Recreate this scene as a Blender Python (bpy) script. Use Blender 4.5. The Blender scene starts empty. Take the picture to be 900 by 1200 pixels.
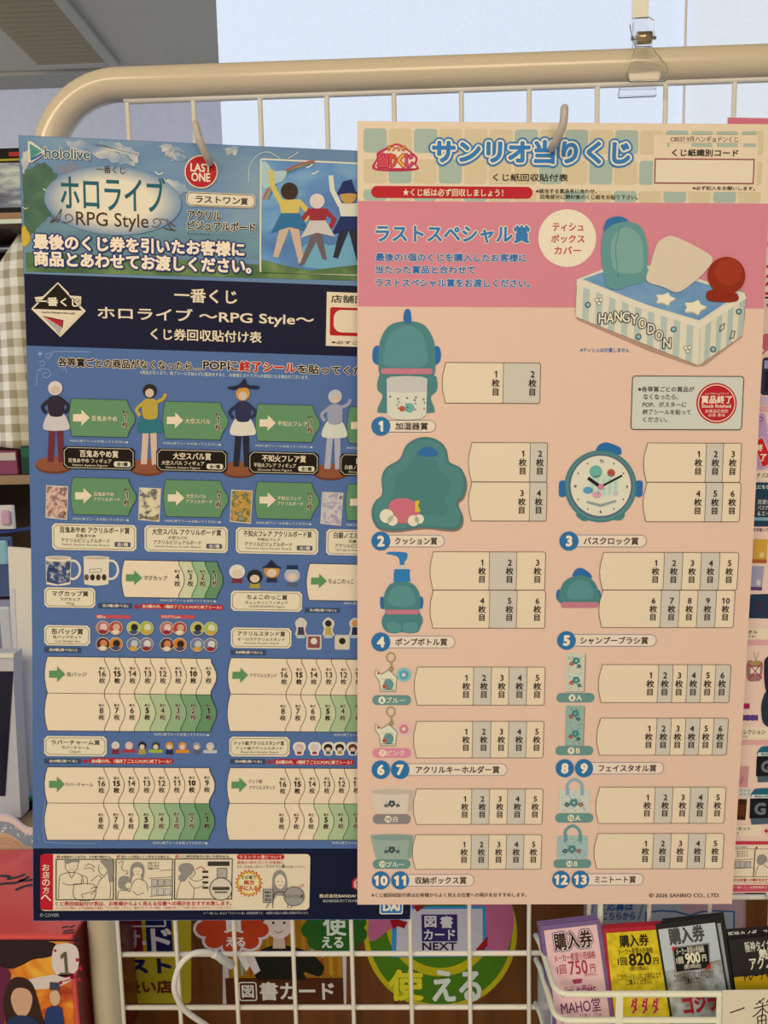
import bpy, bmesh, math, random
from mathutils import Vector, Matrix
random.seed(7)
SC = bpy.context.scene
COL = SC.collection

# ------------------------------------------------------------------ camera
ZB = 1.0                                   # height of the lowest measured rack wire above the floor
YAW, PIT, ROL = -0.02798, 0.11905, -0.02239
FPX = 900.0                                # focal length in pixels of a 900x1200 frame
CAM = Vector((0.25260, -0.60317, 0.45262 + ZB))
_fw = Vector((math.sin(YAW)*math.cos(PIT), math.cos(YAW)*math.cos(PIT), -math.sin(PIT)))
_rt = Vector((math.cos(YAW), -math.sin(YAW), 0)); _up = _rt.cross(_fw)
RT = math.cos(ROL)*_rt + math.sin(ROL)*_up
UP = -math.sin(ROL)*_rt + math.cos(ROL)*_up
FW = _fw
cd = bpy.data.cameras.new('camera'); cam = bpy.data.objects.new('camera', cd); COL.objects.link(cam)
m = Matrix((RT, UP, -FW)).transposed().to_4x4(); m.translation = CAM
cam.matrix_world = m
cd.sensor_fit = 'VERTICAL'; cd.sensor_height = 24.0; cd.lens = FPX/1200*24.0
cd.clip_start = 0.02; cd.clip_end = 60
SC.camera = cam

# ------------------------------------------------------------------ world, lights, exposure
w = bpy.data.worlds.new('world'); SC.world = w; w.use_nodes = True
w.node_tree.nodes['Background'].inputs[0].default_value = (1.0, 0.77, 0.48, 1)
w.node_tree.nodes['Background'].inputs[1].default_value = 0.40
def area(name, loc, target, size, energy, colr):
    l = bpy.data.lights.new(name, 'AREA'); l.shape = 'RECTANGLE'; l.size, l.size_y = size
    l.energy = energy; l.color = colr
    o = bpy.data.objects.new(name, l); COL.objects.link(o); o.location = loc
    o.rotation_euler = (Vector(target)-Vector(loc)).to_track_quat('-Z', 'Y').to_euler()
    return o
area('ceiling_panel_light', (0.45, -2.35, 2.45), (0.25, 0, 1.15), (1.4, 0.8), 36, (1.0, 0.745, 0.475))
area('ceiling_strip_light', (-1.1, -1.9, 2.5), (0.2, 0, 1.15), (1.2, 0.3), 20, (1.0, 0.74, 0.45))
area('added_wall_fill', (-2.3, 0.5, 1.75), (-0.6, 1.7, 1.6), (0.9, 1.3), 15, (0.94, 0.94, 1.0))  # added cool fill to brighten the back wall; no such window is known
vs = SC.view_settings
SC.display_settings.display_device = 'sRGB'
vs.view_transform = 'Standard'; vs.look = 'None'; vs.exposure = 0.0; vs.gamma = 1.0; vs.use_curve_mapping = False

# ------------------------------------------------------------------ helpers
def lin(c):
    c /= 255.0
    return c/12.92 if c <= 0.04045 else ((c+0.055)/1.055)**2.4
def hexl(h):
    h = h.lstrip('#!'); return [lin(int(h[i:i+2], 16)) for i in (0, 2, 4)]
WHITE = hexl('e4ccaa')                     # how plain white paper reads under this shop's warm lamps
WHITE2 = hexl('dec29e')                    # the same, measured on the photo (colours written with !)
def alb(h):                                # seen colour -> the surface's own colour
    return [min(0.93, max(0.002, c/wv*0.82)) for c, wv in zip(hexl(h), WHITE2 if h[0] == '!' else WHITE)]
MATS = {}
def mat(h, rough=0.55, spec=0.15, metal=0.0, raw=False):
    k = (h, rough, spec, metal, raw)
    if k in MATS: return MATS[k]
    mt = bpy.data.materials.new('ink_'+h.strip('#!')); mt.use_nodes = True
    b = mt.node_tree.nodes['Principled BSDF']
    c = hexl(h) if raw else alb(h)
    b.inputs['Base Color'].default_value = (*c, 1)
    b.inputs['Roughness'].default_value = rough
    b.inputs['Specular IOR Level'].default_value = spec
    b.inputs['Metallic'].default_value = metal
    MATS[k] = mt
    return mt
def noise_mat(name, stops, scale=(10, 10, 10), detail=4, rough=0.5, distort=0.0, spec=0.3, kind='noise'):
    mt = bpy.data.materials.new(name); mt.use_nodes = True
    nt = mt.node_tree; b = nt.nodes['Principled BSDF']
    tc = nt.nodes.new('ShaderNodeTexCoord'); mp = nt.nodes.new('ShaderNodeMapping')
    mp.inputs['Scale'].default_value = scale
    nz = nt.nodes.new('ShaderNodeTexNoise'); nz.inputs['Scale'].default_value = 1.0
    nz.inputs['Detail'].default_value = detail; nz.inputs['Distortion'].default_value = distort
    rp = nt.nodes.new('ShaderNodeValToRGB')
    while len(rp.color_ramp.elements) > 1: rp.color_ramp.elements.remove(rp.color_ramp.elements[0])
    for i, (p, h) in enumerate(stops):
        e = rp.color_ramp.elements[0] if i == 0 else rp.color_ramp.elements.new(p)
        e.position = p; e.color = (*alb(h), 1)
    nt.links.new(tc.outputs['Object'], mp.inputs[0]); nt.links.new(mp.outputs[0], nz.inputs['Vector'])
    nt.links.new(nz.outputs['Fac'], rp.inputs[0]); nt.links.new(rp.outputs[0], b.inputs['Base Color'])
    b.inputs['Roughness'].default_value = rough; b.inputs['Specular IOR Level'].default_value = spec
    return mt
def tag(o, label=None, cat=None, group=None, kind=None):
    for k, v in (('label', label), ('category', cat), ('group', group), ('kind', kind)):
        if v: o[k] = v
    return o
def ray(px, py):
    return (RT*((px-450)/FPX) + UP*(-(py-600)/FPX) + FW)
def at(px, py, y):                         # photo point on the vertical plane at depth y
    d = ray(px, py); return CAM + d*((y-CAM.y)/d.y)
def atz(px, py, z):                        # photo point on the horizontal plane at height z
    d = ray(px, py); return CAM + d*((z-CAM.z)/d.z)
def empty(name, loc, label, cat, group=None):
    e = bpy.data.objects.new(name, None); e.empty_display_size = 0.02
    COL.objects.link(e); e.location = loc
    return tag(e, label, cat, group)
def link(name, bm, mats, parent=None, smooth=False, world=True):
    """bm is in world coordinates; the object's origin goes to the parent (or to the mesh's base)"""
    bmesh.ops.recalc_face_normals(bm, faces=bm.faces)
    if parent is not None: org = parent.matrix_basis.translation.copy()
    else:
        n = max(1, len(bm.verts))
        org = Vector((sum(v.co.x for v in bm.verts)/n, sum(v.co.y for v in bm.verts)/n, min(v.co.z for v in bm.verts)))
    bmesh.ops.translate(bm, verts=bm.verts, vec=-org)
    me = bpy.data.meshes.new(name); bm.to_mesh(me); bm.free()
    for mm in (mats if isinstance(mats, (list, tuple)) else [mats]): me.materials.append(mm)
    if smooth:
        for p in me.polygons: p.use_smooth = True
    o = bpy.data.objects.new(name, me); COL.objects.link(o)
    if parent is None: o.location = org
    else: o.parent = parent
    return o
def link_child(name, bm, mats, parent, thing, smooth=False):
    """a sub-part: parent is a part mesh whose origin is the thing's origin"""
    org = thing.matrix_basis.translation.copy()
    bmesh.ops.recalc_face_normals(bm, faces=bm.faces)
    bmesh.ops.translate(bm, verts=bm.verts, vec=-org)
    me = bpy.data.meshes.new(name); bm.to_mesh(me); bm.free()
    for mm in (mats if isinstance(mats, (list, tuple)) else [mats]): me.materials.append(mm)
    if smooth:
        for p in me.polygons: p.use_smooth = True
    o = bpy.data.objects.new(name, me); COL.objects.link(o); o.parent = parent
    return o
def box(bm, lo, hi, mi=0, bevel=0.0):
    vs_ = [bm.verts.new((x, y, z)) for x in (lo[0], hi[0]) for y in (lo[1], hi[1]) for z in (lo[2], hi[2])]
    fs = []
    for q in ((0, 1, 3, 2), (4, 6, 7, 5), (0, 4, 5, 1), (2, 3, 7, 6), (0, 2, 6, 4), (1, 5, 7, 3)):
        f = bm.faces.new([vs_[i] for i in q]); f.material_index = mi; fs.append(f)
    if bevel:
        es = list({e for f in fs for e in f.edges})
        bmesh.ops.bevel(bm, geom=es, offset=bevel, segments=2, affect='EDGES', profile=0.5)
def tube(bm, pts, r, seg=10, mi=0, cap=True, round_end=False):
    pts = [Vector(p) for p in pts]; n = len(pts); rings = []
    rad = r if isinstance(r, (list, tuple)) else [r]*n
    prev = None
    for i, p in enumerate(pts):
        t = (pts[min(i+1, n-1)]-pts[max(i-1, 0)]).normalized()
        a = prev if prev is not None else (Vector((0, 0, 1)) if abs(t.z) < 0.9 else Vector((1, 0, 0)))
        x = (a - t*a.dot(t)).normalized(); y = t.cross(x); prev = x
        rings.append([bm.verts.new(p + rad[i]*(math.cos(2*math.pi*k/seg)*x + math.sin(2*math.pi*k/seg)*y)) for k in range(seg)])
    for i in range(n-1):
        for k in range(seg):
            f = bm.faces.new((rings[i][k], rings[i][(k+1) % seg], rings[i+1][(k+1) % seg], rings[i+1][k])); f.material_index = mi; f.smooth = True
    if cap:
        for rg in (rings[0][::-1], rings[-1]):
            f = bm.faces.new(rg); f.material_index = mi
def smooth_path(pts, n=6):                 # Catmull-Rom through the points
    pts = [Vector(p) for p in pts]; out = []
    for i in range(len(pts)-1):
        p0, p1, p2, p3 = pts[max(i-1, 0)], pts[i], pts[i+1], pts[min(i+2, len(pts)-1)]
        for k in range(n):
            t = k/n
            out.append(0.5*((2*p1)+(-p0+p2)*t+(2*p0-5*p1+4*p2-p3)*t*t+(-p0+3*p1-3*p2+p3)*t**3))
    out.append(pts[-1]); return out
def prism(bm, pts, vec, mi=0):             # polygon (3-D points) pushed along vec
    vec = Vector(vec)
    a = [bm.verts.new(Vector(p)) for p in pts]; b = [bm.verts.new(Vector(p)+vec) for p in pts]
    n = len(pts)
    for f in (bm.faces.new(a[::-1]), bm.faces.new(b)): f.material_index = mi
    for i in range(n):
        f = bm.faces.new((a[i], a[(i+1) % n], b[(i+1) % n], b[i])); f.material_index = mi

# ------------------------------------------------------------------ lettering
_fc = bpy.data.curves.new('lettering', 'FONT'); _fc.resolution_u = 3; _fc.fill_mode = 'FRONT'
_fo = bpy.data.objects.new('lettering', _fc); COL.objects.link(_fo)
GL = {}
ONE = ([(0.24, 0), (0.34, 0), (0.34, 0.71), (0.265, 0.71), (0.10, 0.59), (0.10, 0.485), (0.24, 0.585)], [(0, 1, 2, 6), (2, 3, 4, 6), (4, 5, 6)])
def glyphs(s):
    if s == '1': return ONE
    if s not in GL and len(s) > 1 and s.isdigit() and '1' in s:
        vv, ff, x = [], [], 0.0
        for ch_ in s:
            a, b = glyphs(ch_); n = len(vv); vv += [(q[0]+x, q[1]) for q in a]; ff += [tuple(n+j for j in f) for f in b]; x += 0.54
        GL[s] = (vv, ff)
    if s not in GL:
        _fc.body = s
        dg = bpy.context.evaluated_depsgraph_get(); dg.update()
        me = bpy.data.meshes.new_from_object(_fo.evaluated_get(dg))
        GL[s] = ([(v.co.x, v.co.y) for v in me.vertices], [tuple(p.vertices) for p in me.polygons])
        bpy.data.meshes.remove(me)
    return GL[s]

# ------------------------------------------------------------------ printed sheets
LAY = 0.00013; SUB = 0.0000068
class Sheet:
    """a sheet of paper or card hung at its top centre; print is laid out on the sheet's own plane"""
    def __init__(s, name, label, cat, O, yaw, tilt, roll, W, H, bend=None, cuts=(), group=None):
        U = Vector((math.cos(yaw), math.sin(yaw), 0)); V = Vector((0, math.sin(tilt), -math.cos(tilt)))
        V = (V-U*U.dot(V)).normalized()
        c, sn = math.cos(roll), math.sin(roll)
        s.U, s.V = c*U+sn*V, -sn*U+c*V
        s.N = s.U.cross(-s.V); s.O = Vector(O); s.W, s.H = W, H
        s.bend = bend or (lambda v: 0.0); s.cuts = cuts
        e = bpy.data.objects.new(name, None); e.empty_display_size = 0.02; COL.objects.link(e)
        mm = Matrix((s.U, -s.V, s.N)).transposed().to_4x4(); mm.translation = s.O
        e.matrix_world = mm; s.e = tag(e, label, cat, group)
        s.r = (0, 0, 1.0); s.off = (0, 0)
    def reg(s, ox, oy, sc): s.r = (ox, oy, sc); return s
    def p(s, x, y):
        ox, oy, sc = s.r; d = ray(ox+x/sc, oy+y/sc); z = 0.0
        for _ in range(4):
            t = ((s.O+s.N*z)-CAM).dot(s.N)/d.dot(s.N); X = CAM+d*t-s.O
            u, v = X.dot(s.U), X.dot(s.V); z = s.bend(v)
        return (u+s.off[0], v+s.off[1])
    def k(s):                               # metres on the sheet per region unit
        return 0.00064/s.r[2]*900/900
class Part:
    def __init__(s, sheet, name): s.S = sheet; s.name = name; s.v = []; s.f = []; s.m = []; s.mats = []; s.tv = []; s.tf = []; s.tm = []
    def mi(s, c):
        mm = mat(c) if isinstance(c, str) else c
        if mm not in s.mats: s.mats.append(mm)
        return s.mats.index(mm)
    def raw(s, pts, faces, c, L):
        b = len(s.v); i = s.mi(c)
        s.v += [(q[0], q[1], L) for q in pts]
        for f in faces: s.f.append(tuple(b+j for j in f)); s.m.append(i)
    def polyuv(s, pts, c, L): s.raw(pts, [tuple(range(len(pts)))], c, L)
    def poly(s, pts, c, L): s.polyuv([s.S.p(*q) for q in pts], c, L)
    def rectpts(s, x0, y0, x1, y1, r=0, ch=0):
        u0, v0 = s.S.p(x0, y0); u1, v1 = s.S.p(x1, y1); k = s.S.k()
        if ch:
            c = ch*k
            return [(u0+c, v0), (u1-c, v0), (u1, v0+c), (u1, v1-c), (u1-c, v1), (u0+c, v1), (u0, v1-c), (u0, v0+c)]
        if not r: return [(u0, v0), (u1, v0), (u1, v1), (u0, v1)]
        r = min(r*k, (u1-u0)/2*0.999, (v1-v0)/2*0.999); out = []
        for cx, cy, a0 in ((u1-r, v0+r, -90), (u1-r, v1-r, 0), (u0+r, v1-r, 90), (u0+r, v0+r, 180)):
            for i in range(6):
                a = math.radians(a0+18*i); out.append((cx+r*math.cos(a), cy+r*math.sin(a)))
        return out
    def rect(s, x0, y0, x1, y1, c, L, r=0, ch=0): s.polyuv(s.rectpts(x0, y0, x1, y1, r, ch), c, L)
    def frame(s, x0, y0, x1, y1, wd, c, L, r=0, ch=0): s.strokeuv(s.rectpts(x0, y0, x1, y1, r, ch), wd*s.S.k(), c, L, True)
    def strokeuv(s, pts, wd, c, L, closed=False):
        n = len(pts); A = []; B = []
        for i in range(n):
            p = Vector(pts[i]); a = Vector(pts[(i-1) % n]) if (closed or i > 0) else None; b = Vector(pts[(i+1) % n]) if (closed or i < n-1) else None
            d1 = (p-a).normalized() if a is not None else None; d2 = (b-p).normalized() if b is not None else None
            if d1 is None: d1 = d2
            if d2 is None: d2 = d1
            n1 = Vector((-d1.y, d1.x)); n2 = Vector((-d2.y, d2.x)); mn = n1+n2
            mn = mn.normalized() if mn.length > 1e-6 else n1
            q = mn*(wd/2/max(0.45, mn.dot(n1))); A.append(tuple(p+q)); B.append(tuple(p-q))
        fs = [(i, (i+1) % n, n+(i+1) % n, n+i) for i in range(n if closed else n-1)]
        s.raw(A+B, fs, c, L)
    def stroke(s, pts, wd, c, L, closed=False): s.strokeuv([s.S.p(*q) for q in pts], wd*s.S.k(), c, L, closed)
    def curve(s, pts, wd, c, L, n=5):
        pp = smooth_path([(x, y, 0) for x, y in pts], n); s.stroke([(q.x, q.y) for q in pp], wd, c, L)
    def blob(s, pts, c, L, n=5):            # smooth closed outline
        q = pts+pts[:3]; pp = smooth_path([(x, y, 0) for x, y in q], n)[n:-n-1]
        s.poly([(a.x, a.y) for a in pp], c, L)
    def disc(s, x, y, r, c, L, ry=None, n=28):
        ry = ry or r
        s.poly([(x+r*math.cos(2*math.pi*i/n), y+ry*math.sin(2*math.pi*i/n)) for i in range(n)], c, L)
    def ring(s, x, y, r, wd, c, L, ry=None, n=28):
        ry = ry or r
        s.stroke([(x+r*math.cos(2*math.pi*i/n), y+ry*math.sin(2*math.pi*i/n)) for i in range(n)], wd, c, L, True)
    def text(s, t, x0, y0, x1, y1, c, L, b=0.0, ol=(), fit='both', slant=0.0, h=None):
        u0, v0 = s.S.p(x0, y0); u1, v1 = s.S.p(x1, y1)
        if h:                               # letter height given in photo units, centred on the line
            vm = (v0+v1)/2; ym = (y0+y1)/2; hh = h*s.S.r[2]/2; d = s.S.p(x0, ym+hh)[1]-s.S.p(x0, ym-hh)[1]; v0, v1 = vm-d/2, vm+d/2
        vv, ff = glyphs(t)
        if not vv: return
        ax, bx = min(q[0] for q in vv)-b, max(q[0] for q in vv)+b; ay, by = min(q[1] for q in vv)-b, max(q[1] for q in vv)+b
        sy = (v1-v0)/(by-ay); sx = (u1-u0)/(bx-ax)
        if fit == 'h': sx = sy; ou = (u0+u1)/2-(ax+bx)/2*sx
        elif fit == 'w': sy = sx; ou = u0-ax*sx
        else: ou = u0-ax*sx
        vm = (v0+v1)/2; ym = (ay+by)/2
        st = min(sx, sy)
        def put(d, n, c, L):                # weight: copies of the letters spread by d, all on one layer
            sh = [(0, 0)]+[(d*math.cos(2*math.pi*(i+.5)/n), d*math.sin(2*math.pi*(i+.5)/n)) for i in range(n)] if d > 0 else [(0, 0)]
            i_ = s.mi(c)
            for j_, (dx, dy) in enumerate(sh):
                b0 = len(s.tv); L_ = L+(len(sh)-1-j_)*SUB/LAY
                s.tv += [(ou+q[0]*sx+slant*(q[1]-ym)*sx+dx*st, vm-(q[1]-ym)*sy-dy*st, L_) for q in vv]
                for f in ff: s.tf.append(tuple(b0+j for j in f)); s.tm.append(i_)
        for i, (o, oc) in enumerate(ol): put(o, 11 if o < 0.11 else 18, oc, L+i)
        put(b, 4 if b < 0.03 else 8, c, L+len(ol))
    def vtext(s, t, cx, y0, y1, c, L, b=0.0, ol=(), gap=0.12):   # vertical writing
        n = len(t); h = (y1-y0)/(n+gap*(n-1))
        for i, chh in enumerate(t):
            ya = y0+i*h*(1+gap); s.text(chh, cx-h/2, ya, cx+h/2, ya+h, c, L, b, ol, 'h')
    def done(s, parent=None, label=None, two_sided_base=None):
        bm = bmesh.new(); S = s.S
        vs_ = [bm.verts.new((q[0], -q[1], q[2]*LAY)) for q in s.v]
        for f, i in zip(s.f, s.m):
            try: ff = bm.faces.new([vs_[j] for j in f])
            except ValueError: continue
            ff.material_index = i
        big = [f for f in bm.faces if len(f.verts) > 4]
        if big: bmesh.ops.triangulate(bm, faces=big)
        if s.S.cuts:
            ys = [v.co.y for v in bm.verts]
            if ys:
                lo, hi = min(ys), max(ys)
                for cv in s.S.cuts:
                    if lo < -cv-1e-5 and -cv+1e-5 < hi:
                        bmesh.ops.bisect_plane(bm, geom=bm.verts[:]+bm.edges[:]+bm.faces[:], dist=1e-7, plane_co=(0, -cv, 0), plane_no=(0, 1, 0))
            for v in bm.verts: v.co.z += S.bend(-v.co.y)
        for f in bm.faces:
            f.normal_update()
            if f.normal.z < 0: f.normal_flip()
        bm.verts.index_update()
        VV = [v.co[:] for v in bm.verts]; FF = [tuple(v.index for v in f.verts) for f in bm.faces]; MM = [f.material_index for f in bm.faces]
        bm.free(); b0 = len(VV)
        VV += [(q[0], -q[1], q[2]*LAY+S.bend(q[1])) for q in s.tv]
        FF += [tuple(b0+j for j in f) for f in s.tf]; MM += s.tm
        me = bpy.data.meshes.new(s.name); me.from_pydata(VV, [], FF); me.polygons.foreach_set('material_index', MM); me.update()
        for mm in s.mats: me.materials.append(mm)
        o = bpy.data.objects.new(s.name, me); COL.objects.link(o); o.parent = parent or S.e
        if label: o['label'] = label
        return o
def card_base(S, name, c, outline=None, thick=0.0003, label=None):
    """the sheet itself: a solid slab with the sheet's outline (uv) and bend"""
    bm = bmesh.new()
    pts = outline or [(-S.W/2, 0), (S.W/2, 0), (S.W/2, S.H), (-S.W/2, S.H)]
    a = [bm.verts.new((u, -v, 0)) for u, v in pts]
    fr = bm.faces.new(a)
    r = bmesh.ops.extrude_face_region(bm, geom=[fr])
    bmesh.ops.translate(bm, verts=[q for q in r['geom'] if isinstance(q, bmesh.types.BMVert)], vec=(0, 0, -thick))
    bmesh.ops.triangulate(bm, faces=[f for f in bm.faces if len(f.verts) > 4])
    for cv in S.cuts:
        if 0 < cv < S.H:
            bmesh.ops.bisect_plane(bm, geom=bm.verts[:]+bm.edges[:]+bm.faces[:], dist=1e-7, plane_co=(0, -cv, 0), plane_no=(0, 1, 0))
    for v in bm.verts: v.co.z += S.bend(-v.co.y)
    bmesh.ops.recalc_face_normals(bm, faces=bm.faces)
    me = bpy.data.meshes.new(name); bm.to_mesh(me); bm.free(); me.materials.append(mat(c) if isinstance(c, str) else c)
    o = bpy.data.objects.new(name, me); COL.objects.link(o); o.parent = S.e
    if label: o['label'] = label
    return o
# ================================================================== the setting
def structure(name, bm, mt): return tag(link(name, bm, mt), kind='structure')
ZC = 2.6
Y_WALL = atz(150, 96, ZC).y
bm = bmesh.new(); box(bm, (-2.6, -2.6, -0.05), (3.0, Y_WALL+0.1, 0.0)); structure('floor', bm, noise_mat('floor_vinyl', [(0.3, 'c6b498'), (0.7, 'd0bea2')], (6, 6, 6), rough=0.5))
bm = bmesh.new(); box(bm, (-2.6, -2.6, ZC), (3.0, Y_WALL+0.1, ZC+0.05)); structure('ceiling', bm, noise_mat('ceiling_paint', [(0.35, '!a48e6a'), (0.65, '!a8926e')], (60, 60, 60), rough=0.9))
bm = bmesh.new(); box(bm, (-2.6, Y_WALL, 0.0), (3.0, Y_WALL+0.1, ZC)); structure('wall_back', bm, noise_mat('wall_paint', [(0.35, 'c3b9af'), (0.65, 'c8beb4')], (40, 40, 40), rough=0.85))
p = atz(150, 79, ZC)
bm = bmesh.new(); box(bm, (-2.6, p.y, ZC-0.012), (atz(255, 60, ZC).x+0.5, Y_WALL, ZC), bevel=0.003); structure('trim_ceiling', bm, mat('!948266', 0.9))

# ceiling vent with louvre slats
q = [atz(-90, -60, ZC), atz(62, -30, ZC), atz(140, 73, ZC), atz(-90, 76, ZC)]
x0, x1, y0, y1 = q[0].x, q[2].x, q[1].y-0.15, q[2].y
e = empty('ceiling_vent', (x0, y0, ZC), 'long ceiling vent with grey louvre slats in a pale frame', 'vent')
bm = bmesh.new()
for lo, hi in (((x1-0.035, y0, ZC-0.014), (x1, y1, ZC)), ((x0, y1-0.03, ZC-0.014), (x1-0.035, y1, ZC)), ((x0, y0, ZC-0.014), (x1-0.035, y0+0.03, ZC))):
    box(bm, lo, hi, bevel=0.003)
link('frame', bm, mat('!a08c6c', 0.8), e)
bm = bmesh.new(); box(bm, (x0, y0+0.03, ZC-0.002), (x1-0.035, y1-0.03, ZC)); link('backing', bm, mat('!3a3024', 0.9), e)
n = 22
for i in range(n):
    yy = y0+0.03+(y1-y0-0.06)*(i+0.5)/n
    bm = bmesh.new(); prism(bm, [(x0, yy-0.016, ZC-0.003), (x0, yy-0.012, ZC-0.003), (x0, yy+0.014, ZC-0.013), (x0, yy+0.010, ZC-0.013)], (x1-0.035-x0, 0, 0))
    link('slat', bm, mat('!86704c', 0.8), e)

# roller blinds glowing with daylight
def blind_mat(name, col, strength):
    mt = noise_mat(name, [(0.3, '!787878'), (0.7, '!808080')], (420, 420, 300), rough=0.9)
    nt = mt.node_tree; b = nt.nodes['Principled BSDF']
    nz = nt.nodes['Noise Texture']; r2 = nt.nodes.new('ShaderNodeValToRGB')
    for el, f in zip(r2.color_ramp.elements, (0.95, 1.03)): el.color = (*[c*f for c in col], 1)
    r2.color_ramp.elements[0].position = 0.3; r2.color_ramp.elements[1].position = 0.7
    nt.links.new(nz.outputs['Fac'], r2.inputs[0]); nt.links.new(r2.outputs[0], b.inputs['Emission Color'])
    b.inputs['Emission Strength'].default_value = strength
    return mt
YBL = 1.2
def blind(xa, xb, yy, label, col, st):
    e = empty('roller_blind', ((xa+xb)/2, yy, 0.75), label, 'blind', None)
    bm = bmesh.new(); box(bm, (xa, yy-0.001, 0.77), (xb, yy, ZC-0.05)); link('fabric', bm, blind_mat('blind_fabric', col, st), e)
    bm = bmesh.new(); tube(bm, [(xa, yy, 0.76), (xb, yy, 0.76)], 0.012); link('bottom_rail', bm, mat('d8d4cc'), e)
    bm = bmesh.new(); tube(bm, [(xa, yy, ZC-0.03), (xb, yy, ZC-0.03)], 0.028); link('roller', bm, mat('d8d4cc'), e)
xs_ = at(803, 60, YBL).x
blind(at(256, 60, YBL).x, xs_, YBL, 'wide white roller blind lit by daylight behind the rack, left of the narrow one', (0.585, 0.655, 0.77), 1.0)
blind(xs_+0.001, xs_+0.9, YBL+0.012, 'slightly darker white roller blind at the far right, behind the clear clip', (0.60, 0.645, 0.69), 1.0)
e = empty('blind_gap', (xs_, YBL-0.004, 0), None, None); e['kind'] = 'structure'; e.name = 'trim_bright_gap'
bm = bmesh.new(); box(bm, (at(799.5, 60, YBL).x, YBL-0.012, 0.0), (xs_-0.001, YBL-0.004, ZC), bevel=0.002); link('bright_gap_bar', bm, mat('!ffffff', 0.8), e)  # white bar standing in for the bright gap of daylight between the blinds

# ------------------------------------------------------------------ counter behind the rack
wood = noise_mat('brown_wood', [(0.25, '!462204'), (0.5, '!5a2e08'), (0.75, '!66380e')], (60, 60, 2.2), 5, 0.45, 0.6)
dwood = noise_mat('desk_wood', [(0.3, 'b08a58'), (0.7, 'c8a26c')], (3, 40, 40), 5, 0.5, 0.4)
YC = 0.115
xc0 = at(128, 1130, YC).x
e = empty('wooden_counter', (xc0+0.75, YC+0.25, 0), 'brown wood grain counter standing right behind the wire rack', 'counter')
bm = bmesh.new(); box(bm, (xc0, YC, 0.06), (xc0+1.5, YC+0.02, 1.045)); link('front_panel', bm, wood, e)
for xx in (xc0, xc0+1.48):
    bm = bmesh.new(); box(bm, (xx, YC+0.02, 0.06), (xx+0.02, YC+0.5, 1.045)); link('side_panel', bm, wood, e)
bm = bmesh.new(); box(bm, (xc0, YC-0.008, 1.045), (xc0+1.515, YC+0.515, 1.07), bevel=0.003); link('counter_top', bm, wood, e)
bm = bmesh.new(); box(bm, (xc0+0.02, YC+0.03, 0.0), (xc0+1.48, YC+0.5, 0.06)); link('plinth', bm, mat('2a1c10'), e)

# ------------------------------------------------------------------ wire display rack
wire_m = mat('!dac6a6', 0.3, 0.5); tube_m = mat('!c4aa84', 0.2, 0.5)
xl = at(123, 1130, 0).x; zt = at(420, 89.5, 0).z; xr = xl+0.96; RB = 0.058; RT_ = 0.0118
rack = empty('wire_display_rack', ((xl+xr)/2, 0, 0), 'cream white wire grid rack with rounded tube frame holding the posters', 'display rack')
path = [(xl, 0, 0.03), (xl, 0, zt-RB)]
path += [(xl+RB-RB*math.cos(a), 0, zt-RB+RB*math.sin(a)) for a in [math.pi/2*k/14 for k in range(1, 15)]]
path += [(xr-RB+RB*math.sin(a), 0, zt-RB+RB*math.cos(a)) for a in [math.pi/2*k/14 for k in range(0, 15)]]
path += [(xr, 0, 0.03)]
bm = bmesh.new(); tube(bm, path, RT_, 20); frame_o = link('tube_frame', bm, tube_m, rack)
hp = at(76.5, 129, -0.006)
bm = bmesh.new(); hc = at(76.5, 129, -0.0078); dd = (hc-CAM).normalized()
tube(bm, [hc-dd*0.0025, hc+dd*0.002], 0.0026, 12); link_child('screw_hole', bm, mat('1c1712'), frame_o, rack)['label'] = 'small dark screw hole in the tube bend'
for xx in (xl, xr):
    bm = bmesh.new(); tube(bm, [(xx, -0.2, 0.018), (xx, 0.1, 0.018)], 0.016, 12); link('foot', bm, tube_m, rack)
ztop = 0.6948+ZB
nx = 19
for i in range(nx):
    xw = 0.05*i; z1 = ztop
    if i == 0: z1 = zt-RB+0.045
    bm = bmesh.new(); tube(bm, [(xw, 0, 0.45), (xw, 0, z1)], 0.00185, 8); link('vertical_wire', bm, wire_m, rack)
zs = [ZB+0.05*k for k in range(-11, 14)]
for zz in zs:
    bm = bmesh.new(); tube(bm, [(xl, 0.0034, zz), (xr, 0.0034, zz)], 0.0021, 8); link('horizontal_wire', bm, wire_m, rack)
bm = bmesh.new(); tube(bm, [(0.05-0.002, 0, ztop), (0.9, 0, ztop)], 0.003, 8); link('top_wire', bm, wire_m, rack)

# ------------------------------------------------------------------ far left: shelf unit and what is on it
YS = 0.92
xa, xb = at(-230, 500, YS).x, at(120, 500, YS).x
dark = noise_mat('dark_shelf_wood', [(0.3, '2a1c16'), (0.7, '38261c')], (30, 30, 3), 4, 0.5)
zl1, zl2 = at(10, 260, YS).z, at(10, 562, YS).z
e = empty('shelf_unit', ((xa+xb)/2, YS+0.15, 0), 'dark brown shelf unit at the far left with a white edged top shelf', 'shelf')
bm = bmesh.new(); box(bm, (xa, YS+0.30, 0), (xb, YS+0.315, zl1)); link('back_panel', bm, dark, e)
bm = bmesh.new(); box(bm, (xb, YS, 0), (xb+0.02, YS+0.315, zl1+0.0)); link('side_panel', bm, dark, e)
bm = bmesh.new(); box(bm, (xa, YS, 0), (xa+0.02, YS+0.30, zl1)); link('side_panel', bm, dark, e)
bm = bmesh.new(); box(bm, (xa, YS, zl1-0.012), (xb+0.02, YS+0.315, zl1+0.004)); link('shelf', bm, dark, e)
bm = bmesh.new(); box(bm, (xa, YS-0.004, zl1-0.004), (xb+0.02, YS, zl1+0.004)); link('edge_strip', bm, mat('d8d4d0'), e)
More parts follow.
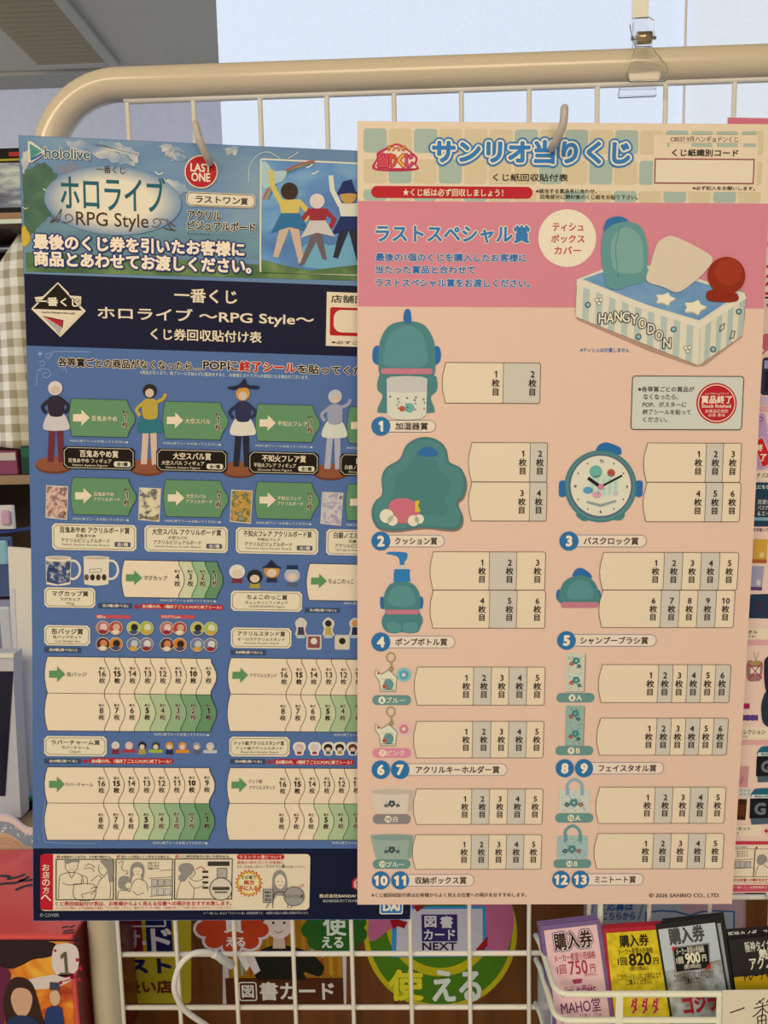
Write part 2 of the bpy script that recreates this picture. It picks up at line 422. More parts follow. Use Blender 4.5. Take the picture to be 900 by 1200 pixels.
bm = bmesh.new(); box(bm, (xa+0.02, YS, zl2-0.010), (xb, YS+0.30, zl2+0.008)); link('shelf', bm, noise_mat('oak_shelf', [(0.3, '8a6a48'), (0.7, '9c7a54')], (4, 30, 30)), e)
bm = bmesh.new(); tube(bm, [(xa+0.02, YS+0.09, zl1-0.03), (xb, YS+0.09, zl1-0.03)], 0.008); link('hanging_rail', bm, mat('8a8a8a', 0.3, 0.5, 0.8), e)

# silver and black picture box on the top shelf
a, b = at(-60, 256, YS+0.02), at(24.5, 173, YS+0.02)
e = empty('picture_box', ((a.x+b.x)/2, YS+0.06, zl1+0.004), 'black box with a silver grey picture on the far left top shelf', 'box')
zb = zl1+0.004; hb = b.z-zb
bm = bmesh.new(); box(bm, (a.x, YS+0.02, zb), (b.x, YS+0.12, b.z), bevel=0.001); link('carton', bm, mat('14110f', 0.4), e)
bm = bmesh.new(); box(bm, (a.x+0.003, YS+0.0185, zb+hb*0.20), (b.x-0.003, YS+0.02, zb+hb*0.80)); link('front_picture', bm, noise_mat('silver_print', [(0.3, '2e2e32'), (0.48, '77777c'), (0.62, 'd8dce4'), (0.7, '4a4a50')], (8, 8, 30), 5, 0.35), e)
bm = bmesh.new(); box(bm, (a.x, YS+0.0185, zb), (b.x, YS+0.02, zb+hb*0.13)); link('tan_strip', bm, mat('a8805c'), e)
bm = bmesh.new(); cx = at(11, 182, YS).x; box(bm, (cx-0.010, YS+0.0185, b.z-0.016), (cx+0.010, YS+0.02, b.z-0.008)); link('red_emblem', bm, mat('b03424'), e)
bm = bmesh.new(); box(bm, (a.x, YS+0.0188, b.z-0.024), (b.x, YS+0.02, b.z-0.020)); link('yellow_line', bm, mat('b09a30'), e)

# checked garment hanging below
def plaid():
    mt = bpy.data.materials.new('gingham_check'); mt.use_nodes = True; nt = mt.node_tree; b = nt.nodes['Principled BSDF']
    tc = nt.nodes.new('ShaderNodeTexCoord'); sp = nt.nodes.new('ShaderNodeSeparateXYZ'); nt.links.new(tc.outputs['Object'], sp.inputs[0])
    outs = []
    for ax in ('X', 'Z'):
        mu = nt.nodes.new('ShaderNodeMath'); mu.operation = 'MULTIPLY'; mu.inputs[1].default_value = 1/0.034; nt.links.new(sp.outputs[ax], mu.inputs[0])
        fr = nt.nodes.new('ShaderNodeMath'); fr.operation = 'FRACT'; nt.links.new(mu.outputs[0], fr.inputs[0])
        lt = nt.nodes.new('ShaderNodeMath'); lt.operation = 'LESS_THAN'; lt.inputs[1].default_value = 0.5; nt.links.new(fr.outputs[0], lt.inputs[0]); outs.append(lt)
    ad = nt.nodes.new('ShaderNodeMath'); ad.operation = 'ADD'; nt.links.new(outs[0].outputs[0], ad.inputs[0]); nt.links.new(outs[1].outputs[0], ad.inputs[1])
    hv = nt.nodes.new('ShaderNodeMath'); hv.operation = 'MULTIPLY'; hv.inputs[1].default_value = 0.5; nt.links.new(ad.outputs[0], hv.inputs[0])
    rp = nt.nodes.new('ShaderNodeValToRGB'); rp.color_ramp.elements[0].color = (*alb('e6e2dc'), 1); rp.color_ramp.elements[1].color = (*alb('a08c66'), 1)
    nt.links.new(hv.outputs[0], rp.inputs[0]); nt.links.new(rp.outputs[0], b.inputs['Base Color']); b.inputs['Roughness'].default_value = 0.9
    return mt
def cloth(outline_left, outline_right, n, m_, yy, amp, thick=0.006):
    bm = bmesh.new(); g = []
    for side in (0, 1):
        rows = []
        for j in range(m_+1):
            t = j/m_; row = []
            for i in range(n+1):
                s = i/n; L, R = outline_left(t), outline_right(t)
                X = at(L[0]+(R[0]-L[0])*s, L[1]+(R[1]-L[1])*s, yy)
                dy = amp*math.sin(s*9+1.2*t)*(0.3+0.7*t) + 0.02*(2*s-1)**2
                row.append(bm.verts.new((X.x, X.y+dy+side*thick, X.z)))
            rows.append(row)
        g.append(rows)
    for side in (0, 1):
        for j in range(m_):
            for i in range(n): bm.faces.new((g[side][j][i], g[side][j][i+1], g[side][j+1][i+1], g[side][j+1][i]))
    for j in range(m_):
        for i in (0, n): bm.faces.new((g[0][j][i], g[0][j+1][i], g[1][j+1][i], g[1][j][i]))
    for i in range(n):
        for j in (0, m_): bm.faces.new((g[0][j][i], g[0][j][i+1], g[1][j][i+1], g[1][j][i]))
    return bm
e = empty('checked_shirt', at(20, 526, YS+0.04), 'beige and white checked shirt hanging under the far left top shelf', 'shirt')
bm = cloth(lambda t: (18-34*min(1, t*5), 268+255*t), lambda t: (58+6*min(1, t*5), 268+260*t), 30, 30, YS+0.03, 0.007)
link('cloth', bm, plaid(), e, smooth=True)
bm = bmesh.new(); c0 = at(40, 268, YS+0.06); tube(bm, smooth_path([(c0.x-0.04, c0.y, c0.z-0.006), (c0.x, c0.y, c0.z+0.012), (c0.x, YS+0.09, zl1-0.018), (c0.x+0.012, YS+0.09, zl1-0.03)], 5), 0.0025, 8); link('hanger', bm, mat('302824'), e)

# things on the oak shelf
def small_box(name, pxl, pyl, pxr, pyt, yy, dep, c, label, cat, stripe=None):
    a, b = at(pxl, pyl, yy), at(pxr, pyt, yy); a.z = zl2+0.0085
    e = empty(name, ((a.x+b.x)/2, yy+dep/2, a.z), label, cat)
    bm = bmesh.new(); box(bm, (a.x, yy, a.z), (b.x, yy+dep, b.z), bevel=0.002); link('carton', bm, mat(c), e)
    if stripe:
        bm = bmesh.new(); box(bm, (a.x+0.002, yy-0.0012, a.z+(b.z-a.z)*0.6), (b.x-0.002, yy, b.z-0.004)); link('front_label', bm, mat(stripe), e)
    return e
small_box('pink_carton', -50, 557, 19, 528, YS+0.02, 0.08, '8a4656', 'dull pink carton with a cream label on the far left wooden shelf', 'box', 'c9b39a')
small_box('green_carton', 26, 557, 50, 522, YS+0.02, 0.05, '1f4433', 'dark green carton on the far left wooden shelf, right of the pink one', 'box', '2c5a44')

# hanging packs, at the left edge, in front of the shelf
YP = 0.55
def pack(px0, py0, px1, py1, c, label, dots):
    a, b = at(px0, py1, YP), at(px1, py0, YP)
    e = empty('hanging_pack', ((a.x+b.x)/2, YP, a.z), label, 'packet', None)
    bm = bmesh.new(); box(bm, (a.x, YP, a.z), (b.x, YP+0.006, b.z), bevel=0.0015); o = link('backing_card', bm, mat(c), e)
    for (u0, v0, u1, v1, cc) in dots:
        bm = bmesh.new(); box(bm, (a.x+(b.x-a.x)*u0, YP-0.008, a.z+(b.z-a.z)*v0), (a.x+(b.x-a.x)*u1, YP, a.z+(b.z-a.z)*v1), bevel=0.003); link('blister', bm, mat(cc, 0.25, 0.5), e)
    return e
e = empty('peg_rail', at(15, 622, YP+0.012), 'thin blue rail with small packs hanging from it at the far left', 'rail')
bm = bmesh.new(); p0, p1 = at(-120, 640, YP+0.012), at(60, 616, YP+0.012); tube(bm, [p0, p1], 0.003); tube(bm, [p1, (p1.x, YS+0.02, p1.z)], 0.003); link('bar', bm, mat('3a4a72'), e)
pack(-30, 592, 15, 621, 'd2c6c4', 'white paper tag leaning on the blue rail at the far left', [(0.72, 0.2, 0.95, 0.8, 'c89aa0')])
pack(-30, 629, 12, 700, '4a5a78', 'blue grey packet hanging from the rail at the far left', [(0.70, 0.55, 0.95, 0.95, '8ab4d8'), (0.1, 0.1, 0.6, 0.9, 'a8a4a4')])
pack(-30, 703, 14.5, 768, '8e8c94', 'grey printed packet below the blue one at the far left', [(0.72, 0.1, 0.97, 0.9, 'c4bfc0'), (0.1, 0.1, 0.6, 0.9, '6a7288')])

# desk with two levels
ZD, ZL = 0.98, 0.86
xd1 = min(xl-0.022, xc0-0.004)
e = empty('wooden_desk', (xd1-0.5, 0.3, 0), 'light wooden desk with a lower front ledge left of the rack', 'desk')
bm = bmesh.new(); box(bm, (xd1-1.0, 0.155, ZD-0.03), (xd1, 0.50, ZD), bevel=0.002); link('desk_top', bm, dwood, e)
bm = bmesh.new(); box(bm, (xd1-1.0, -0.16, ZL-0.03), (xd1, 0.155, ZL), bevel=0.002); link('front_ledge', bm, dwood, e)
bm = bmesh.new(); box(bm, (xd1-1.0, 0.155, ZL), (xd1, 0.17, ZD-0.03)); link('riser', bm, dwood, e)
for xx in (xd1-0.99, xd1-0.03):
    bm = bmesh.new(); prism(bm, [(xx, -0.14, 0), (xx, 0.48, 0), (xx, 0.48, ZD-0.03), (xx, 0.172, ZD-0.03), (xx, 0.172, ZL-0.03), (xx, -0.14, ZL-0.03)], (0.025, 0, 0)); link('side_panel', bm, dwood, e)

# white hanging panel
YW = 0.30
out = [(9, 641), (24, 642), (39, 643.5), (78, 646), (80, 930), (40, 925), (36, 921), (27, 918), (22, 880), (18, 830), (15, 760), (11, 690)]
bm = bmesh.new(); prism(bm, [at(x, y, YW) for x, y in out], (0, 0.004, 0)); o = link('sheet', bm, mat('!d8c6ae', 0.6), (e := empty('white_panel', at(40, 922, YW), 'plain white curved edged panel beside the blue poster on the left', 'panel')))
bm = bmesh.new(); prism(bm, [at(x, y, YW-0.001) for x, y in ((15, 760), (18, 830), (22, 880), (27, 918), (33, 919), (28, 880), (24, 830), (20, 760), (17, 690), (12, 690))], (0, 0.001, 0)); link('turned_edge', bm, mat('d2c4b4', 0.6), e)
bm = bmesh.new(); pz = at(60, 930, YW); box(bm, (pz.x-0.03, YW+0.004, ZD), (pz.x+0.01, YW+0.03, pz.z+0.05)); link('foot', bm, mat('cfc4b8'), e)

# grey framed screen
YM = 0.24
e = empty('framed_screen', at(-10, 958, YM), 'pale grey framed dark screen standing at the left edge', 'screen')
fr_o = [(-140, 766), (15.6, 766), (16.5, 812), (24.5, 958), (-140, 950)]; sc = [(-130, 787), (15.3, 787), (5.8, 933), (-130, 930)]
bm = bmesh.new(); prism(bm, [at(x, y, YM) for x, y in fr_o], (0, 0.02, 0)); fo = link('bezel', bm, mat('c4bcc2', 0.45), e)
bm = bmesh.new(); prism(bm, [at(x, y, YM-0.0012) for x, y in sc], (0, 0.0012, 0)); link('glass', bm, mat('12142a', 0.15, 0.5), e)
bm = bmesh.new(); prism(bm, [at(x, y, YM-0.004) for x, y in ((-140, 766), (15.6, 766), (15.6, 771), (-140, 771))], (0, 0.004, 0)); link('top_lip', bm, mat('e0dcdc'), e)
bz = at(-20, 955, YM); bm = bmesh.new(); box(bm, (bz.x-0.06, YM-0.02, ZD), (bz.x+0.03, YM+0.05, max(ZD+0.004, bz.z-0.0005)), bevel=0.002); box(bm, (bz.x-0.04, YM+0.02, ZD+0.004), (bz.x+0.01, YM+0.032, bz.z+0.06)); link('stand', bm, mat('b4aeb4'), e)

# card reader
e = empty('card_reader', atz(36, 944, ZD), 'small black card reader with green and blue buttons on the desk', 'card reader')
ft = [atz(x, y, ZD) for x, y in ((25.5, 957), (58, 935), (61, 925), (30, 943))]
bm = bmesh.new(); prism(bm, ft, (0, 0, 0.012)); link('body', bm, mat('17161a', 0.35), e)
cen = sum(ft, Vector())/4; ins = [cen+(q_-cen)*0.97+Vector((0, 0, 0.012)) for q_ in ft]
bm = bmesh.new(); prism(bm, ins, (0, 0, 0.002)); link('keypad', bm, mat('7c9aa0', 0.4), e)
for (bx, by, cc) in ((28.5, 935, '2a3a78'), (34, 936.5, '1f7a5c')):
    b0 = atz(bx, by, ZD+0.014); bm = bmesh.new()
    prism(bm, [b0+Vector((0.0055*math.cos(t), 0.004*math.sin(t), 0)) for t in [2*math.pi*k/16 for k in range(16)]], (0, 0, 0.002)); link('button', bm, mat(cc), e)
# ================================================================== blue prize poster (left)
PW, PH = 0.2929, 0.5829
def bendL(v):
    t = min(1, max(0, v/PH)); return -0.010*math.sin(math.pi*min(1, t/0.98))**1.0*(1 - 0.25*t)
cutsL = [PH*k/22 for k in range(1, 22)]
LP = Sheet('prize_poster', 'blue prize list poster with a sky landscape header, left, partly behind the peach poster', 'poster',
           (0.1331, -0.0347, 0.6487+ZB), 0.0733, -0.0184, 0.0504, PW, PH, bendL, cutsL)
CR, NV, BL, GR, BK, RD = '!dec29c', '!0e132a', '!4f6488', '!5f8256', '17130f', '!b0181c'
card_base(LP, 'sheet', BL, thick=0.0003)
R3 = lambda: LP.reg(0, 140, 3.75)
R4 = lambda: LP.reg(200, 150, 3.913)
R5 = lambda: LP.reg(0, 320, 4.09)
R6 = lambda: LP.reg(200, 320, 3.913)
R7 = lambda: LP.reg(0, 540, 4.09)
R8 = lambda: LP.reg(200, 540, 3.913)
B1 = lambda: LP.reg(0, 740, 3.75)
B2 = lambda: LP.reg(200, 740, 3.913)
B3 = lambda: LP.reg(0, 880, 3.75)
B4 = lambda: LP.reg(200, 880, 3.214)
PX = lambda: LP.reg(0, 0, 1.0)
hw = PW/2; E_ = 0.0004
PX()
vA = LP.p(200, 327)[1]; vB = LP.p(200, 410.5)[1]; vC = LP.p(200, 994.2)[1]
def band(part, v0, v1, c, L): part.polyuv([(-hw+E_, v0), (hw-E_, v0), (hw-E_, v1), (-hw+E_, v1)], c, L)

# --- header landscape
cloud = noise_mat('printed_cloud', [(0.36, '!66808f'), (0.5, '!94989a'), (0.62, '!bcb09c'), (0.8, '!c8baa0')], (55, 75, 1), 5, 0.5, 0.8)
def jit(pts, a, n=4):
    out = []
    for i, p in enumerate(pts):
        q = pts[(i+1) % len(pts)]
        for k in range(n): f = k/n; out.append((p[0]+(q[0]-p[0])*f+random.uniform(-a, a), p[1]+(q[1]-p[1])*f+random.uniform(-a, a)))
    return out
sky = noise_mat('printed_sky', [(0.30, '!54708a'), (0.5, '!617c90'), (0.66, '!788c94'), (0.82, '!a09c90')], (9, 16, 1), 5, 0.5, 0.4)
h = Part(LP, 'header_landscape')
band(h, E_, vA, sky, 1)
hz = noise_mat('printed_meadow', [(0.3, '!34502e'), (0.5, '!4c6636'), (0.65, '!6c8044'), (0.8, '!3e5a3a')], (40, 60, 1), 4)
tr = noise_mat('printed_tree', [(0.3, '!2c4a3c'), (0.55, '!3c5c44'), (0.75, '!587050')], (60, 60, 1), 5)
lake = noise_mat('printed_lake', [(0.3, '!4c6c74'), (0.6, '!688488'), (0.8, '!8c9c90')], (12, 60, 1), 4)
PX()
h.poly([(29, 270), (60, 258), (130, 274), (250, 262), (330, 268), (500, 262), (500, 306), (30, 300)], lake, 2)
h.poly([(30.5, 296), (120, 299), (240, 306), (330, 312), (505, 312), (505, 331.5), (30.5, 318.5)], hz, 3)
h.poly([(max(26.3+(y-206)*.04, x), y) for x, y in jit([(26.5, 206), (34, 199), (42, 193), (52, 191), (60, 197), (66, 205), (70, 214), (68, 226), (64, 238), (60, 250), (50, 262), (40, 272), (31, 278), (28.5, 260), (27, 235)], 1.6, 5)], tr, 3)
R3()
h.blob([(250, 200), (285, 205), (300, 190), (320, 185), (335, 200), (355, 205), (360, 235), (330, 245), (290, 240), (262, 235)], '7d7d86', 2)
for pts in ([(420, 110), (455, 95), (520, 100), (560, 120), (600, 140), (615, 165), (600, 190), (560, 170), (520, 150), (470, 140)],
            [(690, 115), (740, 108), (800, 125), (815, 150), (780, 165), (760, 185), (735, 165), (720, 145)],
            [(280, 90), (360, 95), (460, 130), (560, 165), (600, 200), (520, 195), (420, 160), (330, 130)],
            [(95, 190), (110, 150), (130, 130), (128, 190), (105, 235)]):
    h.blob(jit(pts, 7), cloud, 4, 3)
R4()
for pts in ([(0, 90), (40, 95), (75, 130), (60, 160), (20, 150), (-30, 130)], [(240, 95), (290, 80), (330, 90), (300, 125), (255, 122)], [(-40, 230), (20, 240), (70, 270), (100, 300), (20, 300), (-30, 280)]):
    h.blob(jit(pts, 7), cloud, 4, 3)
h.curve([(585, 112), (560, 130), (540, 140)], 3, 'd8cdb4', 5)
h.curve([(360, 250), (362, 180), (400, 125), (450, 112), (500, 140)], 3.5, 'b6c2c0', 4)
R3()
h.blob([(97, 480), (112, 470), (120, 488), (130, 500), (135, 530), (118, 556), (102, 552)], 'c8a53a', 5)
for bx, by, s_ in ((210, 315, 1), (113, 392, .6), (700, 240, 1)):
    h.stroke([(bx-18*s_, by-10*s_), (bx-4*s_, by+2*s_), (bx, by+4*s_), (bx+18*s_, by-4*s_)], 4*s_, 'ded6c0', 6)
h.done()
# printed glow behind the title
def glow_mat(name, col_in, r):
    mt = bpy.data.materials.new(name); mt.use_nodes = True; nt = mt.node_tree; b = nt.nodes['Principled BSDF']
    tc = nt.nodes.new('ShaderNodeTexCoord'); gr = nt.nodes.new('ShaderNodeTexGradient'); gr.gradient_type = 'SPHERICAL'
    mp = nt.nodes.new('ShaderNodeMapping'); nt.links.new(tc.outputs['Object'], mp.inputs[0]); nt.links.new(mp.outputs[0], gr.inputs[0])
    rp = nt.nodes.new('ShaderNodeValToRGB'); rp.color_ramp.elements[0].position = 0.0; rp.color_ramp.elements[0].color = (*alb('!617c90'), 1)
    rp.color_ramp.elements[1].position = 0.42; rp.color_ramp.elements[1].color = (*alb(col_in), 1)
    nt.links.new(gr.outputs['Fac'], rp.inputs[0]); nt.links.new(rp.outputs[0], b.inputs['Base Color']); b.inputs['Roughness'].default_value = 0.5
    return mt, mp
gm, gmp = glow_mat('printed_glow', 'e0cfae', 1)
t = Part(LP, 'title_lettering'); PX()
c_ = LP.p(133, 236); e1 = LP.p(213, 239); e2 = LP.p(134, 276)
ru, rv = e1[0]-c_[0], e2[1]-c_[1]
t.polyuv([(c_[0]+ru*math.cos(a), c_[1]+rv*math.sin(a)) for a in [2*math.pi*k/40 for k in range(40)]], gm, 7)
gmp.vector_type = 'TEXTURE'; gmp.inputs['Location'].default_value = (c_[0], -c_[1], 0); gmp.inputs['Scale'].default_value = (ru, rv, 1)
R3()
t.text('一番くじ', 425, 204, 553, 243, '4a3424', 8, 0.012)
t.text('ホロライブ', 265, 236, 728, 414, '!1c565c', 8, 0.02)
t.text('RPG Style', 335, 405, 655, 498, '4a2f1e', 8, 0.006)
for pts in ([(222, 455), (245, 440), (262, 412), (272, 398), (262, 440), (250, 452)], [(275, 452), (300, 455), (322, 440), (310, 420), (290, 425), (294, 440)], [(228, 425), (238, 440), (225, 448)],
            [(668, 470), (690, 475), (708, 455), (695, 438), (675, 445), (682, 460)], [(705, 440), (730, 445), (745, 470), (760, 488)], [(735, 440), (748, 455), (770, 470)], [(720, 478), (745, 485), (772, 488)]):
    t.curve(pts, 4, '5a3c28', 8)
t.done()
t = Part(LP, 'channel_logo'); R3()
t.poly([(124, 98), (140, 98), (196, 140), (192, 158), (142, 192), (126, 188)], 'd5c6a8', 7)
t.poly([(133, 108), (187, 141), (136, 175)], '4c8a78', 8); t.poly([(136, 175), (187, 148), (187, 158), (139, 185)], '3a5a94', 8)
t.text('hololive', 198, 124, 397, 179, '2f5f6e', 7, 0.018, ((0.075, 'd5c6a8'),))
t.done()
t = Part(LP, 'slogan_lettering')
PX(); NVO = '26306a'
t.text('最後のくじ券を引いたお客様に', 39.5, 274.7, 287, 301, '!ecd2ac', 8, 0.045, ((0.13, NVO),), h=18.5)
t.text('商品とあわせてお渡しください。', 40, 294.6, 295, 320.7, '!ecd2ac', 8, 0.045, ((0.13, NVO),), h=18.5)
t.done()
t = Part(LP, 'last_one_badge'); R4()
t.disc(141, 203, 77, 'dcc8a6', 8); t.disc(141, 203, 71, 'b52028', 9)
t.text('LAST', 92, 163, 187, 207, 'ead6b2', 10, 0.03); t.text('ONE', 96, 206, 183, 251, 'ead6b2', 10, 0.03)
t.rect(72, 293, 390, 372, 'e0ccaa', 8, ch=14); t.frame(77, 298, 385, 367, 2.5, '40342c', 9, ch=13)
t.text('ラストワン', 115, 312, 320, 353, '2c2420', 9, 0.022); t.text('賞', 322, 322, 355, 356, '2c2420', 9, 0.022)
t.text('アクリル', 78, 378, 232, 424, '1c242c', 8, 0.03, ((0.10, '!d8c4a0'),), h=10.8); t.text('ビジュアルボード', 78, 430, 390, 475, '1c242c', 8, 0.03, ((0.10, '!d8c4a0'),), h=10.8)
t.text('Acrylic Board', 75, 480, 180, 494, '3a4a58', 8)
t.done()
# key picture: meadow, sky, rainbow and plain dancing dolls
t = Part(LP, 'picture_panel'); PX()
t.rect(305, 186, 472, 325.5, 'e0d2ae', 8, r=2)
t.rect(306.8, 188, 470.5, 323.5, noise_mat('picture_sky', [(0.3, '2c5a92'), (0.5, '4d82ac'), (0.65, '7fa9bc'), (0.8, 'b8c6c0')], (14, 22, 1), 5, 0.4, 0.5), 9)
R4()
for r_, cc in ((0, 'a85a6a'), (9, 'b98f5a'), (18, '6f9a7a'), (27, '5a7aa8')):
    t.curve([(425+r_, 330), (450+r_, 280-r_*.3), (500+r_*.6, 220+r_*.2), (570, 178+r_*.7), (660, 152+r_*.6)], 9, cc, 10)
t.blob([(420, 160), (450, 170), (470, 200), (530, 200), (520, 240), (480, 260), (440, 280), (420, 260)], 'a9bcc0', 11)
t.blob([(600, 560), (660, 520), (740, 540), (830, 500), (900, 520), (1000, 480), (1000, 640), (620, 640)], '6fa0b0', 10)
t.poly([(418, 605), (520, 632), (640, 655), (760, 640), (900, 625), (1055, 610), (1055, 678), (418, 664)], hz, 11)
for bx, by in ((638, 182), (664, 212)): t.stroke([(bx-16, by+2), (bx-4, by), (bx+14, by-12)], 5, 'e8e0d0', 12)
def dancer(x, y, s_, hair, top, low, leg, pose):
    t.poly([(x-6*s_, y+70*s_), (x+22*s_, y+70*s_), (x+pose*40*s_, y+190*s_), (x+pose*40*s_-14*s_, y+190*s_)], leg, 12)
    t.poly([(x-20*s_, y+70*s_), (x+10*s_, y+70*s_), (x-pose*30*s_, y+175*s_), (x-pose*30*s_-14*s_, y+172*s_)], leg, 12)
    t.poly([(x-30*s_, y+18*s_), (x+32*s_, y+18*s_), (x+24*s_, y+62*s_), (x-20*s_, y+62*s_)], top, 13)
    t.poly([(x-22*s_, y+55*s_), (x+26*s_, y+55*s_), (x+55*s_, y+105*s_), (x, y+92*s_), (x-50*s_, y+108*s_)], low, 14)
    t.stroke([(x-24*s_, y+24*s_), (x-46*s_, y-20*s_), (x-50*s_, y-62*s_)] if pose > 0 else [(x-24*s_, y+26*s_), (x-52*s_, y+60*s_)], 13*s_, top, 12)
    t.stroke([(x+26*s_, y+24*s_), (x+52*s_, y+52*s_), (x+40*s_, y+76*s_)], 13*s_, top, 12)
    t.disc(x, y-4*s_, 23*s_, hair, 15)
dancer(545, 300, 1.7, '3a2a22', 'd0b45a', '2f6a8c', 'c9a88c', 1)
dancer(672, 345, 1.5, 'd8c2bc', '9a2a34', 'c8bcae', '6a5a58', -1)
dancer(815, 320, 1.6, 'c2924a', 'd8cfc0', '1f2f5c', '2a2a38', 1)
t.poly([(762, 308), (790, 250), (830, 240), (845, 292), (872, 308), (820, 302)], '1f2c5a', 17)
dancer(960, 330, 1.55, 'b8b4ba', '8a8a92', 'd0ccc4', '8a8a92', -1)
t.done()

# --- navy title band
t = Part(LP, 'navy_band'); band(t, vA, vB, NV, 1); t.done()
t = Part(LP, 'diamond_logo'); R5()
t.poly([(278, 44), (330, 95), (334, 108), (390, 112), (388, 158), (412, 182), (290, 307), (150, 172), (178, 142), (166, 116), (206, 112)], 'e0cca8', 2)
t.poly([(278, 52), (394, 180), (160, 172)], BK, 3); t.poly([(178, 180), (394, 186), (288, 298)], BK, 3)
t.poly([(160, 174), (402, 182), (289, 296)], 'e0cca8', 4)
t.poly([(205, 205), (305, 228), (300, 262)], 'b8202c', 5); t.poly([(207, 210), (300, 262), (287, 292)], 'a79f96', 5); t.stroke([(207, 207), (304, 228), (300, 263)], 3, BK, 6)
t.text('一番くじ', 172, 114, 386, 164, 'ecd8b4', 5, 0.03, ((0.09, BK),))
t.text('ichibankuji', 203, 184, 362, 200, BK, 6, 0.03)
t.done()
t = Part(LP, 'title_lettering'); PX()
t.text('一番くじ', 204, 338, 278, 356, CR, 2, 0.025, h=16.8)
t.text('ホロライブ ～RPG Style～', 114, 359, 368, 384, CR, 2, 0.025, h=17.8)
t.text('くじ券回収貼付け表', 176.5, 384.8, 306.8, 401.8, CR, 2, 0.025, h=13.8)
t.done()
t = Part(LP, 'store_code_box'); PX()
t.rect(383, 342, 496, 409, CR, 2); t.text('店舗固有コード', 388, 345.5, 482, 358, BK, 3, 0.02)
t.rect(387, 360, 490, 396.5, RD, 3, r=2); t.rect(391.3, 363, 486, 392.5, CR, 4, r=9)
t.text('※必ずご記入ください。', 388.5, 399, 478, 406, BK, 3, 0.02)
t.done()

# --- blue body ornaments and instruction line
t = Part(LP, 'corner_ornament'); R5(); OC = '8ba0bc'
for pts in ([(435, 378), (270, 376), (250, 390), (240, 408)], [(240, 408), (222, 405), (222, 388), (240, 384), (244, 396), (234, 398)], [(200, 470), (180, 470), (176, 540)],
            [(178, 480), (190, 460), (230, 462), (242, 485), (225, 502), (206, 492), (212, 478), (226, 482)], [(185, 430), (205, 420), (214, 434), (202, 446), (192, 438)], [(300, 455), (318, 462), (316, 478)]):
    t.curve(pts, 2.5, OC, 1)
t.poly([(192, 372), (197, 383), (210, 386), (197, 390), (192, 402), (187, 390), (175, 386), (187, 383)], OC, 1)
t.done(); t = Part(LP, 'corner_ornament'); B3(); t.curve([(200, 210), (190, 300), (195, 385), (210, 400), (300, 405), (420, 407)], 2, OC, 1)
t.done()
t = Part(LP, 'instruction_line'); PX()
t.text('各等賞ごとの商品がなくなったら…', 68, 419, 236, 434.5, BK, 2, 0.03, ((0.09, CR),), h=10.8)
t.text('POPに', 238, 422, 279, 434.8, BK, 2, 0.03, ((0.09, CR),), h=11)
t.text('終了シール', 280.5, 422.7, 347, 437.5, RD, 2, 0.04, ((0.10, CR),), h=12.5)
t.text('を貼ってください。', 349, 427, 457, 441, BK, 2, 0.03, ((0.09, CR),), h=10.8)
t.text('※商品がなくなり、終了シールを貼らずに販売をすると、お客様とのトラブルの原因となる場合がございます。', 164, 434, 362.5, 444.5, 'ccd0c8', 2, 0.012, h=4.6)
t.done()

# --- building blocks
def wave_tag(t, x0, y0, x1, y1, c, L, edge='1f3a2c', lw=2):
    """tag with a hollow left edge and a wavy bump on the right, region units"""
    h_ = y1-y0; s_ = LP.r[2]
    a = 3.0*s_; bu = 9.5*s_; w0 = x1-bu
    u0, v0 = LP.p(x0, y0); u1, v1 = LP.p(x1, y1)
    def q(x, y): return (u0+(u1-u0)*(x-x0)/(x1-x0), v0+(v1-v0)*(y-y0)/(y1-y0))
    pts = [(x0+a, y0), (w0, y0), (w0+.12*bu, y0+.10*h_), (w0+.45*bu, y0+.25*h_), (x1-.08*bu, y0+.40*h_), (x1, y0+.5*h_), (x1-.08*bu, y0+.60*h_), (w0+.45*bu, y0+.75*h_), (w0+.12*bu, y0+.90*h_), (w0, y1), (x0+a, y1), (x0+.3*a, y0+.75*h_), (x0, y0+.5*h_), (x0+.3*a, y0+.25*h_)]
    pp = [q(*z) for z in pts]
    t.polyuv(pp, c, L); t.strokeuv(pp, lw*LP.k(), edge, L+1, True)
def arrow(t, x0, y0, x1, y1, c, L):
    w_, h_ = x1-x0, y1-y0
    t.poly([(x0, y0+h_*.27), (x0+w_*.5, y0+h_*.27), (x0+w_*.5, y0), (x1, y0+h_*.5), (x0+w_*.5, y1), (x0+w_*.5, y0+h_*.73), (x0, y0+h_*.73)], c, L)
def count(t, cx, y0, h_, n, L, bold=False, ol=True):
    o = ((0.075, CR),) if ol else ()
    wn = h_*(0.30 if len(n) == 1 else 0.62)
    t.text('あと', cx-h_*.17, y0, cx+h_*.17, y0+h_*.17, BK, L, 0.03, o)
    t.text(n, cx-wn/2, y0+h_*.23, cx+wn/2, y0+h_*.59, BK, L, 0.05 if bold else 0.022, o, 'h')
    t.text('枚', cx-h_*.2, y0+h_*.65, cx+h_*.2, y0+h_, BK, L, 0.04 if bold else 0.022, o, 'h')
POPT = 'POPに終了シールを貼ってください▲'
def popline(t, x0, y0, x1, y1): t.text(POPT, x0, y0, x1, y1, 'd2d0c4', 2, 0.012)
R6(); p1 = LP.p(358, 815); R5(); p0 = LP.p(74*4.09, (522.5-320)*4.09)
DU, DV = (p1[0]-p0[0])/2, 0.0
names = [('百鬼あやめ', 'Nakiri Ayame'), ('大空スバル', 'Ozora Subaru'), ('不知火フレア', 'Shiranui Flare'), ('白銀ノエル', 'Shirogane Noel')]
skin = 'cfae94'
